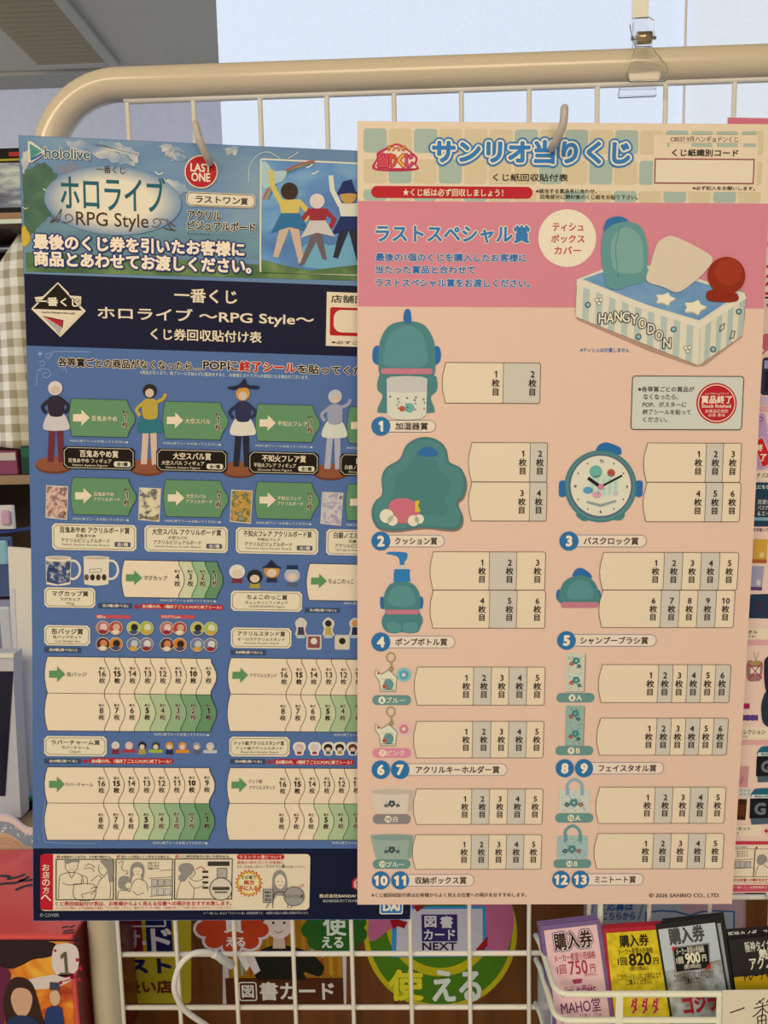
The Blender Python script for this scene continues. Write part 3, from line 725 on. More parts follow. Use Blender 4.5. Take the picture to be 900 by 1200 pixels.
figc = [('d6c2c0', '2a2530', 'c9bcb4', '6a2a34'), ('2a2422', 'b99a3c', '2e6d74', skin), ('cf8a3e', '2b2e48', 'd8ccb8', '22242e'), ('b9b6be', '9a98a0', 'd0ccc4', 'a9a6ac')]
for k, (jp, en) in enumerate(names):
    LP.off = (DU*k, 0); last = k == 3
    # product picture: a plain doll on a brown stand
    t = Part(LP, 'figurine_picture'); R5()
    ha, to, sk, le = figc[k]
    t.disc(262, 922, 92, '6a3a26', 2, ry=40); t.disc(262, 915, 90, '8a4e32', 3, ry=36)
    t.poly([(236, 730), (266, 735), (258, 905), (228, 905)], le, 4); t.poly([(270, 735), (302, 730), (308, 905), (282, 908)], le, 4)
    t.blob([(222, 690), (250, 660), (290, 660), (318, 690), (335, 745), (290, 755), (240, 755), (208, 742)], sk, 5)
    t.blob([(235, 600), (268, 588), (302, 600), (308, 650), (298, 685), (245, 685), (232, 648)], to, 6)
    t.curve([(240, 608), (205, 640), (222, 672)], 16, to, 5); t.curve([(300, 606), (332, 590), (345, 565)] if k % 2 else [(300, 608), (330, 640), (310, 672)], 16, to, 5)
    t.disc(267, 552, 34, ha, 7); t.disc(267, 562, 21, '!c8a88c', 8)
    if k == 2: t.blob([(190, 520), (240, 510), (262, 490), (275, 478), (290, 508), (345, 515), (330, 530), (270, 522), (215, 532)], '22243c', 9)
    t.done()
    # green sticker field
    t = Part(LP, 'sticker_field'); R5()
    wave_tag(t, 330, 601, 650, 789, GR, 4); arrow(t, 352, 655, 432, 732, CR, 6)
    nl = len(jp)
    t.text(jp, 440, 683, 440+24.6*nl, 712, CR, 6, 0.016); count(t, 601, 656, 86, '1', 6)
    popline(t, 336, 797, 617, 816); t.done()
    # black plate
    t = Part(LP, 'prize_plate'); R5()
    t.rect(303, 829, 648, 945, BK, 9, ch=14); t.frame(310, 835, 641, 939, 3, 'c8b896', 10, ch=16)
    wn = 30.8*(nl+1); cx = 477
    t.text(jp+'賞', cx-wn/2, 847, cx+wn/2, 886, CR, 10, 0.028, h=8.6)
    t.text(jp+' フィギュア', 330, 886, 537, 912, CR, 10, 0.016, h=5.2); t.text(en+' Figure', 350, 914, 517, 931, CR, 10)
    t.rect(548, 902, 628, 930, 'd8caa8', 10, r=10); t.text('全1種', 562, 906, 614, 926, BK, 11, 0.03)
    t.done()
    # second row: board picture, sticker field, plate
    t = Part(LP, 'board_picture'); R7()
    bg = noise_mat('board_print', [[(0.3, 'a86a5e'), (0.45, 'd8b49a'), (0.6, '6a3a44'), (0.75, 'e0cca8')], [(0.35, 'd9c9a4'), (0.5, 'd2be90'), (0.6, '3a4a5c'), (0.75, 'c8a040')], [(0.3, '2a3030'), (0.45, 'c8963c'), (0.6, '4a6040'), (0.75, 'dcc8a0')], [(0.3, '5a5468'), (0.45, 'cfc4c0'), (0.6, '9a8aa0'), (0.75, 'e0d4c4')]][k], (170, 170, 1), 3)
    t.poly([(222, 117), (328, 122), (322, 283), (219, 273)], 'd2c2a8', 2); t.poly([(225, 121), (324, 126), (318, 278), (223, 269)], bg, 3)
    t.done()
    t = Part(LP, 'sticker_field'); R7()
    wave_tag(t, 338, 79, 655, 263, GR, 4); arrow(t, 362, 130, 442, 205, CR, 6)
    t.text(jp, 450, 148, 450+19.5*nl, 170, CR, 6, 0.016); t.text('アクリルボード', 450, 174, 577, 195, CR, 6, 0.016); count(t, 609, 129, 86, '1', 6)
    popline(t, 350, 271, 620, 290); t.done()
    t = Part(LP, 'prize_plate'); R7()
    t.rect(250, 299, 655, 433, 'dfcda9', 4, ch=14); t.frame(259, 307, 646, 425, 2, '4a3c30', 5, ch=14)
    t.text(jp+' アクリルボード賞', 287, 314, 622, 350, '241c18', 5, 0.026, h=7.6)
    t.text(jp, 412-9.5*nl, 350, 412+9.5*nl, 368, '241c18', 5, 0.016); t.text('アクリルビジュアルボード', 295, 370, 527, 393, '241c18', 5, 0.016, h=4.8); t.text(en+' Acrylic Board', 300, 395, 523, 412, '4a4038', 5)
    t.rect(550, 388, 627, 413, '4a5660', 5, r=5); t.text('全1種', 563, 391, 615, 410, CR, 6, 0.03)
    t.done()
LP.off = (0, 0)

def plate(x0, y0, x1, y1, l1, l2, l3):
    """cream plate with three lines; l = (text, x0, y0, x1, y1)"""
    t = Part(LP, 'prize_plate')
    t.rect(x0, y0, x1, y1, 'dfcda9', 4, ch=14); d = 8; t.frame(x0+d, y0+d, x1-d, y1-d, 2, '4a3c30', 5, ch=14)
    t.text(l1[0], *l1[1:], '241c18', 5, 0.024); t.text(l2[0], *l2[1:], '241c18', 5, 0.018); t.text(l3[0], *l3[1:], '4a4038', 5)
    return t
def slate(t, x0, y0, x1, y1, s_):
    t.rect(x0, y0, x1, y1, '36485e', 4, r=3); m_ = (x1-x0); t.text(s_, x0+m_*.13, y0+4, x1-m_*.1, y1-4, CR, 5, 0.025)
def redpill(t, x0, y0, x1, y1, s_):
    t.rect(x0, y0, x1, y1, 'b0202c', 4, r=20); t.text(s_, x0+10, y0+4, x1-10, y1-4, 'e8d4b0', 5, 0.025)
    hy = (y0+y1)/2; xs2 = x0-30; t.poly([(xs2, hy), (x0-14, y0), (x0-14, hy-3), (x0-2, hy-3), (x0-2, hy+3), (x0-14, hy+3), (x0-14, y1)], 'b0202c', 4)

# mugs
t = Part(LP, 'mug_picture'); R7()
for mx, pat in ((220, noise_mat('mug_print', [(0.32, '1e2a4a'), (0.5, '3c5074'), (0.62, 'c8b8a4'), (0.72, 'a85a40')], (190, 190, 1), 3)), (402, None)):
    t.ring(mx+130, 522, 34, 11, 'd9cbb2', 2, ry=44)
    t.blob([(mx, 470), (mx+4, 459), (mx+60, 455), (mx+118, 461), (mx+121, 475), (mx+119, 580), (mx+110, 592), (mx+60, 598), (mx+12, 592), (mx+3, 580)], 'dccbae', 3)
    t.disc(mx+60, 466, 56, 'b9a98e', 4, ry=7)
    if pat: t.poly([(mx+2, 478), (mx+60, 484), (mx+119, 478), (mx+116, 580), (mx+60, 592), (mx+6, 580)], pat, 4)
    else:
        t.stroke([(mx+28, 520), (mx+84, 516), (mx+84, 532), (mx+28, 536)], 2, '5a5048', 4, True)
        for q_ in range(4): t.disc(mx+14+q_*28, 558, 11, ['6a4a3a', '2a2422', '4a3428', '3a3430'][q_], 4, ry=15)
t.done()
t = plate(213, 605, 458, 705, ('マグカップ賞', 250, 621, 425, 650), ('マグカップ', 290, 654, 385, 672), ('Mug', 320, 676, 357, 692)); t.done()
t = Part(LP, 'notice_pill'); slate(t, 470, 681, 632, 708, '全2種(選べる)'); PX(); LP.reg(0, 540, 4.09); redpill(t, 672, 684, 1072, 714, '全2種の内、1種終了ごとにPOPに終了シール！'); t.done()

def strip_tally(t, X0, y0, y1, lefts, right, cols, L, left_wave=4):
    """row of tally slices with wavy dividers; photo-unit coordinates, lefts[0] = start of first slice"""
    PX(); u0, v0 = LP.p(X0, y0); v1 = LP.p(X0, y1)[1]
    vm_ = v1-v0; bump = 0.0043
    us = [LP.p(x, (y0+y1)/2)[0] for x in lefts[1:]+[right]]
    wv = [(0, 0), (.06, .10), (.45, .22), (.9, .37), (1, .5), (.9, .63), (.45, .78), (.06, .90), (0, 1)]
    ul = LP.p(X0, (y0+y1)/2)[0]
    prev = [(ul+0.0022*(1-abs(2*f-1)**2)*-1+0.0022, v0+vm_*f) for f in (0, .2, .4, .5, .6, .8, 1)]
    for i, ue in enumerate(us):
        cur = [(ue+bump*a_, v0+vm_*f) for a_, f in wv]
        pts = prev+cur[::-1]
        t.polyuv(pts, cols[i], L); 
        t.strokeuv(cur, 0.0004, '2a241e', L+2)
        if i == 0: t.strokeuv(prev, 0.0004, '2a241e', L+2)
        prev = cur
    for vv in (v0, v1): t.strokeuv([(ul+0.0022, vv), (us[-1], vv)], 0.0004, '2a241e', L+2)
def box4(dx_px, word, wx0, wx1, fn):
    t = Part(LP, 'tally_box')
    PX(); a_ = LP.p(142.5, 675); b_ = LP.p(142.5+dx_px, 675+(5 if dx_px else 0)); LP.off = (b_[0]-a_[0], 0) if dx_px else (0, 0)
    strip_tally(t, 142.5, 656, 699.5, [142.5, 209.6, 225, 240.3], 254.8, [CR, '!c4bc90', '!93a676', GR], 4)
    arrow(t, 148, 668, 167, 685.5, '!5a8450', 7); t.text(word, 168.7, 674, wx1, 680.3, '3a3430', 7, 0.01)
    for cx, n in ((208, '4'), (223.3, '3'), (237.8, '2'), (252.3, '1')): count(t, cx, 667.5, 19.5, n, 7)
    t.text(POPT, 188, 701.8, 253.5, 705.8, 'd2d0c4', 2, 0.012); LP.off = (0, 0); t.done()
box4(0, 'マグカップ', 168.7, 196.3, None)
box4(216.7, 'ちょこのっこ', 168.7, 199.5, None)

# small dolls row
t = Part(LP, 'charm_picture'); R8()
for (x, y, hc, bc) in ((305, 508, 'd8ccd0', '7a2a3a'), (386, 532, '26211f', 'a8923a'), (464, 505, 'c88a3c', '2a2c46'), (557, 525, 'a9a9b2', '565a6a')):
    t.disc(x, y, 36, hc, 3, ry=33); t.disc(x, y+8, 22, 'd6baa0', 4, ry=18); t.poly([(x-20, y+26), (x+20, y+26), (x+26, y+52), (x-26, y+52)], bc, 3)
t.poly([(415, 490), (440, 478), (462, 452), (485, 478), (512, 492)], '20223a', 5); t.rect(532, 478, 584, 498, '1f2f4c', 5)
t.done()
t = plate(277, 594, 602, 692, ('ちょこのっこ賞', 350, 611, 535, 638), ('ちょこのっこフィギュア', 343, 641, 538, 658), ('CHOKONOKKO Figure', 360, 661, 523, 677)); t.done()
t = Part(LP, 'notice_pill'); slate(t, 615, 673, 776, 697, '全4種(選べない)'); t.done()

# can badges
t = Part(LP, 'badge_picture'); PX()
bc = [('b26a6a', 'd8b8a4'), ('a84a3e', 'd0a080'), ('b8b45a', '2a2622'), ('9aa83c', 'd2c6a0'), ('b06a62', 'd8b8a4'), ('a83f3a', 'c49a78'), ('b4ae58', '2a2622'), ('a0b04a', 'd2c6a0'),
      ('4a2f28', 'c8794a'), ('c8782c', '2a241e'), ('6a7488', 'b8b4ae'), ('7a7486', 'cfc6bc')]
xs = (120.8, 135.8, 156.8, 172, 195.6, 210.8, 231.3, 247)
for r_ in range(2):
    for i, x in enumerate(xs):
        y = 735.6+r_*19.1+i*0.15; c1, c2 = bc[i] if r_ == 0 else bc[8+(i % 4)]
        t.disc(x, y+0.7, 8.6, '2a2f44', 2, n=20); t.disc(x, y, 8.3, 'c9b8a0', 3, n=20); t.disc(x, y, 7.5, c1, 4, n=20)
        t.disc(x+1, y-1, 4.2, c2, 5, n=14); t.poly([(x-5.5, y+4), (x, y+1.5), (x+5.5, y+4), (x+2, y+7), (x-2, y+7)], ['8a2a34', 'd8c8a8', '3a4a6a', 'c8963c'][(i+r_) % 4], 6)
for x0, x1, s_ in ((112.5, 153, '通常ver.'), (188, 228, 'ホログラムver.')):
    t.rect(x0, 720.3, x1, 725, 'c44a50', 2); t.text(s_, x0+1.5, 720.6, x0+ (12 if len(s_) < 7 else 24), 724.6, 'e8d4b0', 3, 0.02)
t.done()
R7(); t = plate(213, 786, 433, 886, ('缶バッジ賞', 248, 801, 400, 832), ('缶バッジセット', 255, 834, 393, 852), ('Can Badge Set', 265, 857, 385, 873)); t.done()
B1(); t = Part(LP, 'notice_pill'); slate(t, 195, 68, 357, 93, '全8種(選べない)'); t.done()
R8(); t = plate(277, 763, 553, 860, ('アクリルスタンド賞', 307, 779, 525, 805), ('オーロラアクリルスタンド', 307, 809, 523, 826), ('Aurora Acrylic Stand', 337, 829, 495, 844)); t.done()
B2(); t = Part(LP, 'notice_pill'); slate(t, 275, 83, 437, 108, '全8種(選べない)'); t.done()
t = Part(LP, 'stand_picture'); R8()
for i, x in enumerate((597, 723, 845, 970)):
    hc = ['c8bcc0', '2a2422', 'c89048', 'a8a8b0'][i]
    t.disc(x, 808, 22, 'a9b4b8', 2, ry=6); t.blob([(x-26, 740), (x, 718), (x+28, 740), (x+20, 775), (x+26, 800), (x-24, 800), (x-20, 770)], 'cdbfa8', 3)
    t.disc(x, 745, 15, hc, 4); t.poly([(x-12, 762), (x+12, 762), (x+18, 798), (x-16, 798)], ['4a3a48', 'b89a4a', '2a2c40', '6a6a78'][i], 4)
for i, x in enumerate((657, 787, 910)):
    t.rect(x-34, 797, x+34, 866, 'c9b8a8', 2, r=8); t.rect(x-27, 804, x+27, 858, ['8a4a48', 'cfc09a', '6a7a50'][i], 3, r=5); t.disc(x, 826, 15, ['d8c8bc', '2a2422', 'c8904a'][i], 4)
t.done()

# big tallies
GA = [CR]*3 + ['!bcb98a', '!a4ad7e', '!8b9f70', '!759163', GR]
def big(dref, word2, wlines):
    """dref: photo point that matches (52.5,768) of the first table"""
    t = Part(LP, 'tally_table'); PX(); a_ = LP.p(52.5, 768); b_ = LP.p(*dref); LP.off = (b_[0]-a_[0], b_[1]-a_[1])
    lf = [52.5, 122.6, 140.2, 157.9, 176, 194, 212, 230]
    strip_tally(t, 52.5, 769, 811.8, lf, 247.3, [CR]*8, 4)
    strip_tally(t, 52.5, 811.8, 855.8, lf, 247.3, GA, 4)
    arrow(t, 58, 780.5, 76.8, 798.7, '!5a8450', 7)
    for s_, x0, y0, x1, y1 in wlines: t.text(s_, x0, y0, x1, y1, '4a443c', 7, 0.008)
    for i, n in enumerate(('16', '15', '14', '13', '12', '11', '10', '9')): count(t, 120+17.8*i, 781, 19.5, n, 7, n in ('15', '10'))
    for i, n in enumerate(('8', '7', '6', '5', '4', '3', '2', '1')): count(t, 119.3+17.9*i, 824.3, 19, n, 7, n in ('5', '1'))
    t.text(POPT, 181, 858.6, 245.5, 862.6, 'd2d0c4', 2, 0.012); LP.off = (0, 0); t.done()
big((52.5, 768), '', [('缶バッジ', 78.7, 787, 101.9, 792.6)])
big((267.5, 769.6), '', [('アクリルスタンド', 79, 787.3, 111, 792.3)])
big((52.5, 897.3), '', [('ラバーチャーム', 77.5, 787.4, 110, 792.8)])
big((266.5, 898.3), '', [('ドット絵', 79.5, 782.6, 95, 788), ('アクリルスタンド', 79.5, 790.5, 111, 795.6)])
B1(); t = plate(195, 458, 470, 548, ('ラバーチャーム賞', 226, 474, 440, 498), ('ラバーチャーム', 272, 501, 395, 517), ('Charm', 307, 521, 355, 533)); t.done()
t = Part(LP, 'notice_pill'); B1(); slate(t, 195, 557, 357, 580, '全8種(選べる)'); redpill(t, 392, 555, 762, 582, '全8種の内、1種終了ごとにPOPに終了シール！'); t.done()
t = Part(LP, 'charm_picture'); PX()
for i, x in enumerate((135.5, 151.5, 166.7, 182.7, 198.7, 214, 230.7, 246.5)):
    y = 873.5+i*.12; hc = ['cfc2c8', 'cfa8a0', '24201e', '3a4434', 'c88a3c', 'd08a3a', '8a8a92', 'b8b4ae'][i]
    t.disc(x, y, 4.8, hc, 3, n=16); t.disc(x, y+1.2, 3, 'd6baa0', 4, n=12)
    if i % 2: t.rect(x-8, y+4.2, x+8, y+8.2, ['', 'a8343c', '', '9aa83c', '', 'd08428', '', 'b8b4a8'][i], 3, r=1)
    else: t.poly([(x-3.5, y+3.5), (x+3.5, y+3.5), (x+4.5, y+10), (x-4.5, y+10)], ['7a2a3a', '', 'a8923a', '', '2a2c46', '', '565a6a'][i], 3)
t.done()
B2(); t = plate(270, 481, 545, 573, ('ドット絵アクリルスタンド賞', 293, 500, 520, 522), ('ドット絵アクリルスタンド', 303, 526, 513, 542), ('Pixel Art Acrylic Stand', 323, 546, 492, 561)); t.done()
t = Part(LP, 'notice_pill'); B2(); slate(t, 272, 583, 435, 607, '全8種(選べる)'); redpill(t, 470, 584, 840, 612, '全8種の内、1種終了ごとにPOPに終了シール！'); t.done()
t = Part(LP, 'stand_picture'); B2()
for i, x in enumerate((590, 660, 722, 775, 835, 895)):
    t.blob([(x-30, 530), (x-20, 510), (x, 506), (x+22, 510), (x+30, 532), (x+20, 552), (x+16, 566), (x-16, 566), (x-20, 552)], 'ddd0b8', 3)
    t.disc(x, 532, 20, ['c9a8a0', 'c8bcb8', '26221f', '2a2624', '6a3a2a', 'a8a8b0'][i], 4, ry=18); t.disc(x, 539, 12, 'd6baa0', 5, ry=9); t.rect(x-10, 550, x+10, 562, ['8a3038', '8a3038', '4a5a6a', 'b09040', '2a2c46', '777'*2][i], 4)
t.done()

# --- footer
t = Part(LP, 'navy_band'); band(t, vC, PH-E_, NV, 1); t.done()
t = Part(LP, 'staff_notice'); PX()
t.rect(47.5, 1000.6, 362.4, 1066, 'ddc8a6', 2, r=5); t.rect(47.5, 1000.6, 62.3, 1066, 'b8182a', 3, r=4); t.rect(57, 1000.6, 62.3, 1066, 'b8182a', 4)
t.vtext('お店の方へ', 54.3, 1012, 1055.5, CR, 5, 0.02)
IK = '2a221c'; GY = '8d8378'
frames = [(66, 1006.7, 133, 1053.8), (136.2, 1006.5, 201.8, 1053.6), (205, 1006.2, 271.6, 1053.2)]
caps = ['お客様がくじを引き、その場で開封する。', '当たった商品とくじ券を引き換える。', 'くじ券回収貼付け表に半券を貼る。']
for i, (x0, y0, x1, y1) in enumerate(frames):
    t.frame(x0, y0, x1, y1, 1.1, IK, 4); t.disc(x0+2.6, y0-3, 1.9, 'b8182a', 4, n=14); t.text(str(i+1), x0+1.6, y0-4.4, x0+3.6, y0-1.6, CR, 5, 0.02, (), 'h')
    t.text(caps[i], x0+6, y0-4.6, x1-2, y0-1.2, IK, 4, 0.014)
LP.reg(40, 990, 4.5)
def hair(pts): t.blob(pts, GY, 4); 
# panel one: customer draws a ticket from the box the clerk holds
hair([(160, 84), (175, 76), (235, 76), (238, 96), (225, 90), (200, 92), (170, 100)])
t.curve([(165, 100), (168, 125), (185, 142), (210, 142), (228, 125), (232, 98)], 2.7, IK, 4)
for x in (188, 212): t.disc(x, 110, 2.5, IK, 4, n=10)
t.curve([(190, 126), (200, 130), (212, 126)], 1.6, IK, 4)
for pts in ([(130, 280), (132, 200), (140, 160), (180, 145), (215, 145), (250, 160), (262, 200)], [(185, 146), (198, 172), (214, 146)], [(150, 200), (190, 210), (250, 205)], [(250, 160), (278, 170), (282, 208)],
            [(210, 205), (318, 210), (312, 285), (216, 282), (210, 205)], [(250, 210), (252, 180)], [(300, 190), (340, 160), (355, 175)], [(270, 110), (290, 100), (310, 108), (322, 120)], [(262, 125), (300, 120), (318, 140)]):
    t.curve(pts, 2.7, IK, 4)
hair([(350, 84), (380, 78), (415, 80), (415, 190), (395, 180), (385, 130), (365, 105)])
t.curve([(345, 100), (340, 125), (350, 150), (372, 160), (385, 140)], 2.7, IK, 4); t.disc(355, 122, 2.5, IK, 4, n=10)
for pts in ([(375, 160), (345, 190), (322, 240), (300, 262)], [(395, 180), (405, 220), (400, 282)], [(322, 240), (290, 250), (252, 262), (262, 278)], [(300, 232), (320, 220), (340, 226)]): t.curve(pts, 2.7, IK, 4)
# panel two: clerk hands over the prize in front of shelves
hair([(512, 110), (530, 92), (560, 92), (580, 112), (582, 150), (572, 190), (560, 160), (525, 160), (512, 192), (506, 150)])
t.blob([(524, 125), (545, 115), (568, 125), (568, 150), (548, 166), (528, 152)], 'ddc8a6', 5)
for x in (538, 556): t.disc(x, 136, 2.4, IK, 6, n=10)
t.curve([(540, 148), (548, 153), (556, 148)], 1.6, IK, 6)
hair([(445, 185), (460, 165), (495, 165), (512, 190), (505, 225), (490, 240), (470, 235), (448, 225)]); t.disc(498, 212, 15, 'ddc8a6', 5)
for pts in ([(440, 282), (446, 245), (475, 238), (505, 245)], [(505, 245), (520, 200), (548, 178), (590, 195), (600, 240)], [(520, 240), (545, 262), (580, 250)], [(445, 95), (470, 85), (462, 120), (480, 140)], [(485, 130), (495, 150), (480, 152)]): t.curve(pts, 2.7, IK, 4)
for pts in ([(605, 175), (726, 168)], [(605, 222), (726, 216)], [(610, 270), (726, 262)], [(665, 135), (726, 130)]): t.stroke(pts, 2.7, IK, 4)
for x in (620, 655, 690): t.rect(x, 180, x+30, 216, 'b0a698', 4); t.frame(x, 180, x+30, 216, 1.5, IK, 5); t.rect(x, 228, x+28, 262, 'c4b8a4', 4); t.frame(x, 228, x+28, 262, 1.5, IK, 5)
for s_, yy in (('おめでとう', 88), ('ございます', 103), ('特賞です！', 118)): t.text(s_, 600, yy, 660, yy+12, IK, 4, 0.02)
# panel three: clerk sticks the ticket on the list
hair([(765, 110), (785, 96), (820, 96), (842, 115), (835, 150), (815, 165), (795, 190), (768, 190), (762, 165), (775, 150), (762, 130)])
t.curve([(836, 120), (850, 145), (838, 165), (820, 170)], 2.7, IK, 4)
for pts in ([(775, 192), (760, 230), (750, 280)], [(820, 172), (850, 190), (885, 182), (905, 168)], [(815, 190), (845, 225), (890, 215), (912, 190)], [(845, 225), (840, 282)]): t.curve(pts, 2.7, IK, 4)
B4()
t.rect(140, 415, 222, 432, '3a322c', 4); t.rect(176, 440, 212, 476, 'a89c8c', 4); t.frame(176, 440, 212, 476, 2, IK, 5)
for yy in (450, 470, 490, 510): t.rect(120, yy, 142, yy+8, '3a322c', 4)
t.disc(190, 518, 42, 'cfc0a4', 5); t.ring(190, 518, 42, 3, IK, 6); t.rect(158, 510, 222, 522, '4a4038', 6); t.rect(166, 526, 214, 534, '7a6e62', 6)
t.curve([(95, 445), (115, 435), (130, 448)], 3, 'b8303a', 5)
PX()
t.text('くじ券回収貼付け表は、お客様からよく見える位置への掲示をおすすめ致します。', 65, 1056, 271.5, 1060.8, 'b01c28', 4, 0.024)
t.text('※くじ引きの際は、必ず当選商品を確認してからお渡しください。掲示されていない場合、お客様が安心してお買い求めいただけないことがあります。', 65.3, 1062.2, 271.5, 1064.8, 'b8434a', 4)
B4()
t.rect(250, 388, 428, 408, 'b8182a', 4, r=10); t.text('ラストワン賞について', 259, 391, 420, 405, CR, 5, 0.02)
t.text('最後の1枚を引いたお客様に', 250, 413, 425, 425, 'b8434a', 4, 0.01); t.text('当たった商品とあわせて', 250, 430, 356, 440, '4a4038', 4); t.text('ラストワン賞', 358, 427, 430, 440, IK, 4, 0.02); t.text('をお渡しください。', 432, 430, 508, 440, '4a4038', 4)
st = []
for i in range(40):
    a_ = math.pi*i/20; r_ = 53 if i % 2 == 0 else 43; st.append((295+r_*math.cos(a_), 497+r_*math.sin(a_)))
t.poly(st, 'b82a2e', 4); st2 = [(295+(x-295)*.9, 497+(y-497)*.9) for x, y in st]; t.poly(st2, 'd8b83c', 5)
t.disc(295, 497, 37, 'dccb96', 6)
t.text('その場で', 266, 466, 322, 482, IK, 7, 0.02); t.text('両方', 276, 484, 316, 502, RD, 7, 0.04); t.text('手に入る！', 258, 504, 336, 524, RD, 7, 0.04)
hair([(385, 560), (382, 500), (388, 462), (410, 446), (432, 462), (440, 500), (440, 555), (425, 545), (400, 545)])
t.blob([(394, 478), (412, 462), (430, 478), (430, 500), (414, 518), (396, 502)], 'ddc8a6', 5)
for x in (404, 421): t.disc(x, 490, 2.2, IK, 6, n=10)
t.curve([(406, 502), (413, 506), (420, 502)], 1.6, IK, 6)
for pts in ([(384, 590), (388, 545), (400, 530), (425, 530), (438, 545), (442, 590)], [(388, 560), (370, 572), (360, 590)], [(440, 560), (458, 575), (452, 590)]): t.curve(pts, 2.7, IK, 6)
t.rect(349, 518, 385, 568, 'a49a8c', 7); t.frame(349, 518, 385, 568, 2, IK, 8); 
for s_, yy in (('最後の', 524), ('1個の', 538), ('商品', 552)): t.text(s_, 354, yy, 380, yy+11, IK, 8, 0.02)
t.disc(465, 545, 38, '968e82', 7, ry=36); t.ring(465, 545, 38, 2, IK, 8, ry=36); t.text('ラストワン賞', 430, 538, 500, 552, IK, 8, 0.02)
for pts in ([(482, 505), (488, 515)], [(492, 500), (494, 512)], [(502, 498), (498, 510)]): t.stroke(pts, 2.5, 'b8303a', 5)
t.done()
t = Part(LP, 'maker_imprint'); B4()
t.text('株式会社BANDAI SPIRITS', 560, 538, 758, 552, CR, 2, 0.018); t.text('東京都港区芝5丁目29番11号', 573, 559, 730, 569, 'b8b4a8', 2)
t.text('※「一番くじ」および「ラストワン賞」は登録商標です。 ※画像と商品とは異なる場合があります。', 125, 605.5, 520, 614, 'b8b4a8', 2)
t.done(); t = Part(LP, 'maker_logo')
t.poly([(697, 476), (760, 476), (774, 490), (774, 516), (760, 528), (722, 528), (712, 540), (708, 526), (684, 514), (684, 488)], 'c0283a', 2)
t.poly([(702, 482), (756, 482), (767, 493), (767, 512), (756, 522), (706, 522), (691, 511), (691, 491)], CR, 3); t.text('BANDAI', 697, 488, 760, 502, 'c0283a', 4, 0.03); t.text('SPIRITS', 697, 505, 760, 517, 'c0283a', 4, 0.02)
t.done(); t = Part(LP, 'maker_logo'); t.rect(789, 518, 874, 614, 'e0d4bc', 2, r=8); t.rect(793, 522, 870, 610, '2f6fa4', 3, r=6); t.text('BAN', 800, 530, 863, 563, 'e6dcc6', 4, 0.05); t.text('DAI', 800, 569, 863, 601, 'e6dcc6', 4, 0.05)
t.done(); t = Part(LP, 'copyright_line'); B3(); t.text('© COVER', 176, 713, 260, 728, 'a8a8a4', 2)
t.done()
# ================================================================== peach prize poster (right, in front)
RPW, RPH = 0.2929, 0.5829
FV = 0.5335*RPH
def bendR(v):
    return 0.003*(1-abs(v-FV)/FV if v < FV else 1-(v-FV)/(RPH-FV))
cutsR = [FV]
RP = Sheet('prize_poster', 'peach and pink prize list poster in front on the right, tissue box cover pictured', 'poster',
           (0.3706, -0.0315, 0.6573+ZB), 0.0345, -0.0163, 0.0259, RPW, RPH, bendR, cutsR)
PE, PK, CW, GC, BU, TE, TX = '!dcb294', '!ce7a7e', '!dec29c', '!c6b59c', '!34709c', '62a89c', '2c211c'
card_base(RP, 'sheet', PE, thick=0.0003)
Q2 = lambda: RP.reg(415, 140, 3.6)
Q3 = lambda: RP.reg(640, 140, 3.4615)
Q4 = lambda: RP.reg(415, 350, 3.673)
Q5 = lambda: RP.reg(640, 430, 3.4615)
Q6 = lambda: RP.reg(415, 620, 3.673)
Q7 = lambda: RP.reg(640, 620, 3.4615)
Q8 = lambda: RP.reg(415, 830, 3.673)
Q9 = lambda: RP.reg(640, 830, 3.4615)
PXR = lambda: RP.reg(0, 0, 1.0)
rhw = RPW/2
PXR(); v1 = RP.p(650, 237)[1]; v2 = RP.p(650, 360.3)[1]
def bandR(part, va, vb, c, L): part.polyuv([(-rhw+E_, va), (rhw-E_, va), (rhw-E_, vb), (-rhw+E_, vb)], c, L)
t = Part(RP, 'header_tiles'); bandR(t, E_, v1, '!dcbe98', 1)
u0, vv0 = RP.p(426, 150.5); du_ = RP.p(455.6, 151)[0]-u0; dv_ = 0.0207; sz = 0.0163
for r_ in range(3):
    for c__ in range(17):
        uu, vq = u0+du_*c__, vv0+dv_*r_
        if uu+sz > rhw-0.002: continue
        v_e = min(vq+sz, v1-0.0003)
        colr = '!a0a890' if (c__+r_) % 2 == 0 and (c__*7+r_*3) % 5 != 3 else '!ccb286'
        r0 = 0.0022; pts = []
        for cx, cy, a0 in ((uu+sz-r0, vq+r0, -90), (uu+sz-r0, v_e-r0, 0), (uu+r0, v_e-r0, 90), (uu+r0, vq+r0, 180)):
            for i in range(5): a_ = math.radians(a0+22.5*i); pts.append((cx+r0*math.cos(a_), cy+r0*math.sin(a_)))
        t.polyuv(pts, colr, 2)
t.done()
t = Part(RP, 'title_lettering'); PXR()
t.text('サンリオ当りくじ', 506, 163.5, 738.5, 193.5, BU, 4, 0.05, ((0.21, BU), (0.125, '!e0cdaa')))
t.text('くじ紙回収貼付表', 577.5, 203.5, 665.4, 213, TX, 4, 0.02)
t.done()
t = Part(RP, 'lottery_logo'); Q2()
t.blob([(78, 210), (95, 165), (98, 140), (140, 118), (180, 102), (215, 118), (255, 148), (268, 165), (262, 190), (270, 212), (175, 220)], 'c0304a', 4, 4)
t.blob([(92, 207), (104, 165), (112, 145), (150, 125), (180, 110), (210, 125), (245, 150), (258, 168), (252, 190), (258, 207), (175, 211)], 'e8d0b8', 5, 4)
for ch_, x0, x1, cc in (('当', 98, 146, 'd04a58'), ('り', 148, 178, 'd8503a'), ('く', 182, 214, 'e0a83a'), ('じ', 216, 250, 'c8506a')):
    t.text(ch_, x0, 145, x1, 205, cc, 6, 0.06, ((0.13, 'b02038'),))
